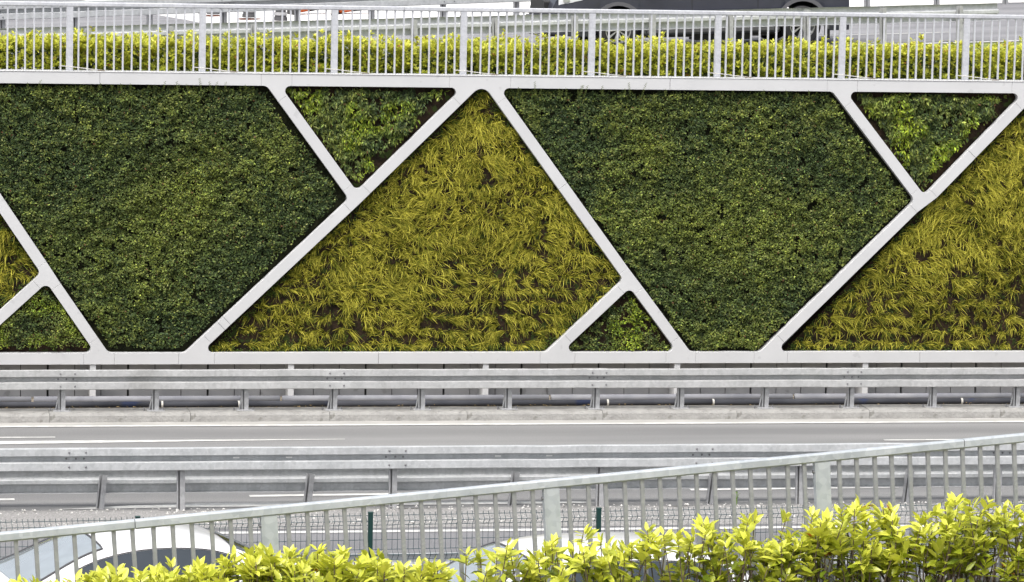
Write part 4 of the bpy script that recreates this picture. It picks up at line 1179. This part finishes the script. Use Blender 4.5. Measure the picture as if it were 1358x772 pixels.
# van on the upper road
vroot = empty('parked_van'); tag(vroot, 'dark grey van on the upper road, cut off by the top of the picture', 'van')
va = math.atan(.02)
wf, wr_ = on_upper(815, 66.5), on_upper(1065, 61)
vx = (wf[0] + wr_[0]) / 2 - .02
vroot.location = (vx, r1(vx) + .42 + .95, zroad(vx)); vroot.rotation_euler = (0, -math.atan(UB), a1)
WB = float(np.linalg.norm(wr_[:2] - wf[:2])); print('van wheelbase', WB)
fxw, rxw = -WB / 2, WB / 2
xF, xR = fxw - 1.12, rxw + .84
vl = xR - xF; ctr = (xF + xR) / 2
st = np.linspace(xF, xR, 120)
G = []
ktop = [(xF, .62), (xF + .06, .80), (xF + .3, 1.02), (xF + .95, 1.20), (xF + 1.05, 1.24), (xF + 1.75, 1.80), (xF + 2.1, 1.93), (xF + 3.2, 1.98), (xR - .4, 1.97), (xR - .1, 1.90), (xR, 1.70)]
zt = smooth_interp(st, [k[0] for k in ktop], [k[1] for k in ktop])
for x, z in zip(st, zt):
    e = max(0.0, (xF + .6 - x) / .6); e2 = max(0.0, (x - (xR - .25)) / .25)
    w = .95 * (1 - .22 * e ** 2.4) * (1 - .04 * e2 ** 2); zl = .24 + .05 * e ** 2
    zb = zl
    for wx in (fxw, rxw):
        R = .415
        if abs(x - wx) < R: zb = max(zb, .33 + math.sqrt(R * R - (x - wx) ** 2))
    belt = min(1.12, z - .05)
    wt = w - max(0, (z - 1.12)) * .17
    zs = [zb, zb + .015, max(zb + .03, .60), max(zb + .05, min(.90, belt - .1)), max(zb + .07, belt), max(zb + .09, belt + (z - belt) * .45), z - .09 if z > 1.3 else z - .05, z - .02, z, z + .02]
    zs = list(np.maximum.accumulate(zs))
    ys = [w * .965, w * .985, w, w, w * .99, w - max(0, (z - 1.12)) * .07, wt + .0, wt - .05, wt - .16, 0.0]
    G.append([(x, -a, b) for a, b in zip(ys, zs)] + [(x, a, b) for a, b in list(zip(ys, zs))[::-1][1:]])
G = np.array(G); nj = G.shape[1]
mv = grid_mb(G); mv.f += [tuple(range(nj)), tuple((len(st) - 1) * nj + j for j in range(nj))]
mv.build('body', M['van'], vroot, 35)
fi = lambda x: int(np.clip(np.searchsorted(st, x), 0, len(st) - 1))
grid_mb(G, fi(xF + 1.1), fi(xF + 1.85), 7, nj - 7, .006).build('windscreen', M['glass'], vroot, True)
for j0, j1 in ((4, 7), (nj - 7, nj - 4)):
    for a, b in ((xF + 1.5, xF + 2.35), (xF + 2.45, xF + 3.6), (xF + 3.7, xR - .3)):
        grid_mb(G, fi(a), fi(b), j0, j1, .005).build('side_window', M['glass'], vroot, True)
for s in (-1, 1):
    for wx in (fxw, rxw):
        wheel(vroot, wx, s * .84, .335, .24, s)
        # flared arch lip
        ar = MB(); R0, R1 = .412, .475
        pts = []
        for k in range(17):
            a = math.radians(-8 + 196 * k / 16)
            for R, dy in ((R0, .012), (R1, .012), (R1, -.03), (R0, -.03)): pts.append((wx + R * math.cos(a), s * (.945 + dy) * (1 if wx > 0 or True else 1), .335 + R * math.sin(a)))
        ar.add(pts, [(4 * k + j, 4 * k + (j + 1) % 4, 4 * k + 4 + (j + 1) % 4, 4 * k + 4 + j) for k in range(16) for j in range(4)])
        ar.build('wheel_arch', M['van_trim'], vroot, 40)
    MB().cbox(fxw + .5, rxw - .5, s * .945 - .012, s * .945 + .014, .27, .36, .008).build('sill', M['van_trim'], vroot)
    # headlamp: slanted lens with round reflectors
    def skin(x, z):
        i = fi(x); c = G[i, :10] if s < 0 else G[i, ::-1][:10]
        return np.array([st[i], np.interp(z, c[:, 2], c[:, 1]) + s * .006, z])
    hg = np.array([[skin(xx, zz + .10 * k / 7.0) for zz in np.linspace(.76, .93 + .0 * k, 4)] for k, xx in enumerate(np.linspace(xF + .03, xF + .52, 8))])
    hl = grid_mb(hg)
    ho = hl.build('headlight', M['lamp'], vroot)
    MB().lathe([(.001, -.01), (.06, -.012), (.075, 0)], 18, 'y').build('reflector_bowl', M['alloy'], ho, True).location = tuple(skin(xF + .24, .87) + np.array([0, s * .004, 0]))
    MB().cbox(xF + 1.55, xF + 1.75, s * 1.06 - .1, s * 1.06 + .1, 1.12, 1.36, .04).build('wing_mirror', M['van_trim'], vroot)
    for dxs in (xF + 2.40, xF + 3.55):
        MB().box(dxs - .005, dxs + .005, s * .945 - .008, s * .945 + .0085, .40, 1.10).build('door_gap', M['black'], vroot)
    for dxs in (xF + 2.1, xF + 2.55):
        MB().cbox(dxs, dxs + .2, s * .95 - .012, s * .95 + .02, .98, 1.01, .006).build('door_handle', M['van_trim'], vroot)
    MB().cbox(rxw + .46, rxw + .49, s * .82 - .11, s * .82 + .11, .10, .42, .004).build('mud_flap', M['black'], vroot)
    MB().cbox(xR - .05, xR + .008, s * .80 - .07, s * .80 + .07, .75, 1.25, .02).build('tail_light', M['red'], vroot)
bp = MB().cbox(xF - .05, xF + .35, -.80, .80, .36, .56, .05).build('front_bumper', M['van_trim'], vroot)
MB().cbox(xF - .056, xF + .2, -.55, .55, .24, .35, .02).build('lower_grille', M['black'], bp)
for k in range(3): MB().cbox(xF - .062, xF - .04, -.52, .52, .26 + .03 * k, .27 + .03 * k, .003).build('grille_bar', M['alloy'], bp)
MB().cbox(xF - .03, xF + .1, -.48, .48, .66, .84, .03).build('grille', M['black'], vroot)
MB().cbox(xR - .1, xR + .05, -.86, .86, .36, .58, .04).build('rear_bumper', M['van_trim'], vroot)
ub = MB().box(fxw + .5, rxw - .45, -.8, .8, .20, .45); ub.box(-.2, .75, -.75, -.3, .12, .3)
ub.build('underbody', M['black'], vroot)
MB().tube([(fxw + .55, -.6, .22), (rxw - .5, -.55, .20)], .04, 8).build('exhaust_pipe', M['bolt'], vroot)

# ================================================================== CONES ON THE FORECOURT
def cone(label, u, v, big=1.0):
    p = on_upper(u, v); root = tag(empty('traffic_cone', (p[0], p[1], zroad(p[0])), (0, 0, random.uniform(0, 1))), label, 'traffic cone', 'dark ribbed cones beyond the upper road')
    MB().cbox(-.17, .17, -.17, .17, .004, .024, .008).build('base', M['cone_base'], root)
    pr = []; n = 7
    for k in range(n):
        z0 = .045 + k * .10; r0 = .135 - .013 * k
        pr += [(r0, z0), (r0 - .006, z0 + .07), (r0 - .022, z0 + .075), (r0 - .022, z0 + .10)]
    MB().lathe(pr, 20, 'z').build('cone_body', M['cone_dark'], root, 30)
    for k in (1, 3):
        MB().lathe([(.1385 - .013 * k, .05 + k * .1), (.1335 - .013 * k, .11 + k * .1)], 20, 'z').build('band', M['cone_grey'], root)
cone('left one of three dark ribbed cones beyond the upper road', 283, 21.5)
cone('middle one of three dark ribbed cones beyond the upper road', 330, 26)
cone('right one of three dark ribbed cones, nearest the orange cone lying down', 372, 30.5)
def lying(label, u, v, rz, s=1.0):
    p = on_upper(u, v); root = tag(empty('traffic_cone', (p[0], p[1], zroad(p[0]) + .16 * s), (math.pi / 2, 0, rz)), label, 'traffic cone')
    MB().cbox(-.19 * s, .19 * s, -.16 * s, .16 * s, 0, .05, .01).build('base', M['black'], root)
    MB().lathe([(.15 * s, .05), (.11 * s, .25 * s), (.075 * s, .45 * s), (.03 * s, .68 * s), (.001, .69 * s)], 20, 'z').build('cone_body', M['orange'], root, True)
    MB().lathe([(.118 * s, .25 * s), (.088 * s, .42 * s)], 20, 'z').build('band', M['black'], root)
lying('orange traffic cone lying on its side beside the right dark cone', 386, 19.5, math.radians(100), 1.5)
lying('second orange traffic cone lying farther right behind a railing post', 448, 18.5, math.radians(75), 1.3)
# weed on the median
w = MB()
wp_ = on_z(977, 670, .05)
for k in range(9):
    a = k * 2.4; h_ = .05 + .016 * k
    w.tube([(0, 0, 0), (.01 * math.cos(a), .01, h_)], .003, 4)
    c, s = math.cos(a), math.sin(a)
    w.add([(0, 0, h_), (.03 * c - .012 * s, .03 * s, h_ + .02), (.06 * c, .05 * s, h_ + .03), (.03 * c + .012 * s, .03 * s, h_ + .022)], [(0, 1, 2, 3)])
o = tag(w.build('weed', mat_plain('weed_green', (.12, .2, .04))), 'small green weed growing at the edge of the gravel median', 'plant'); o.location = tuple(wp_)
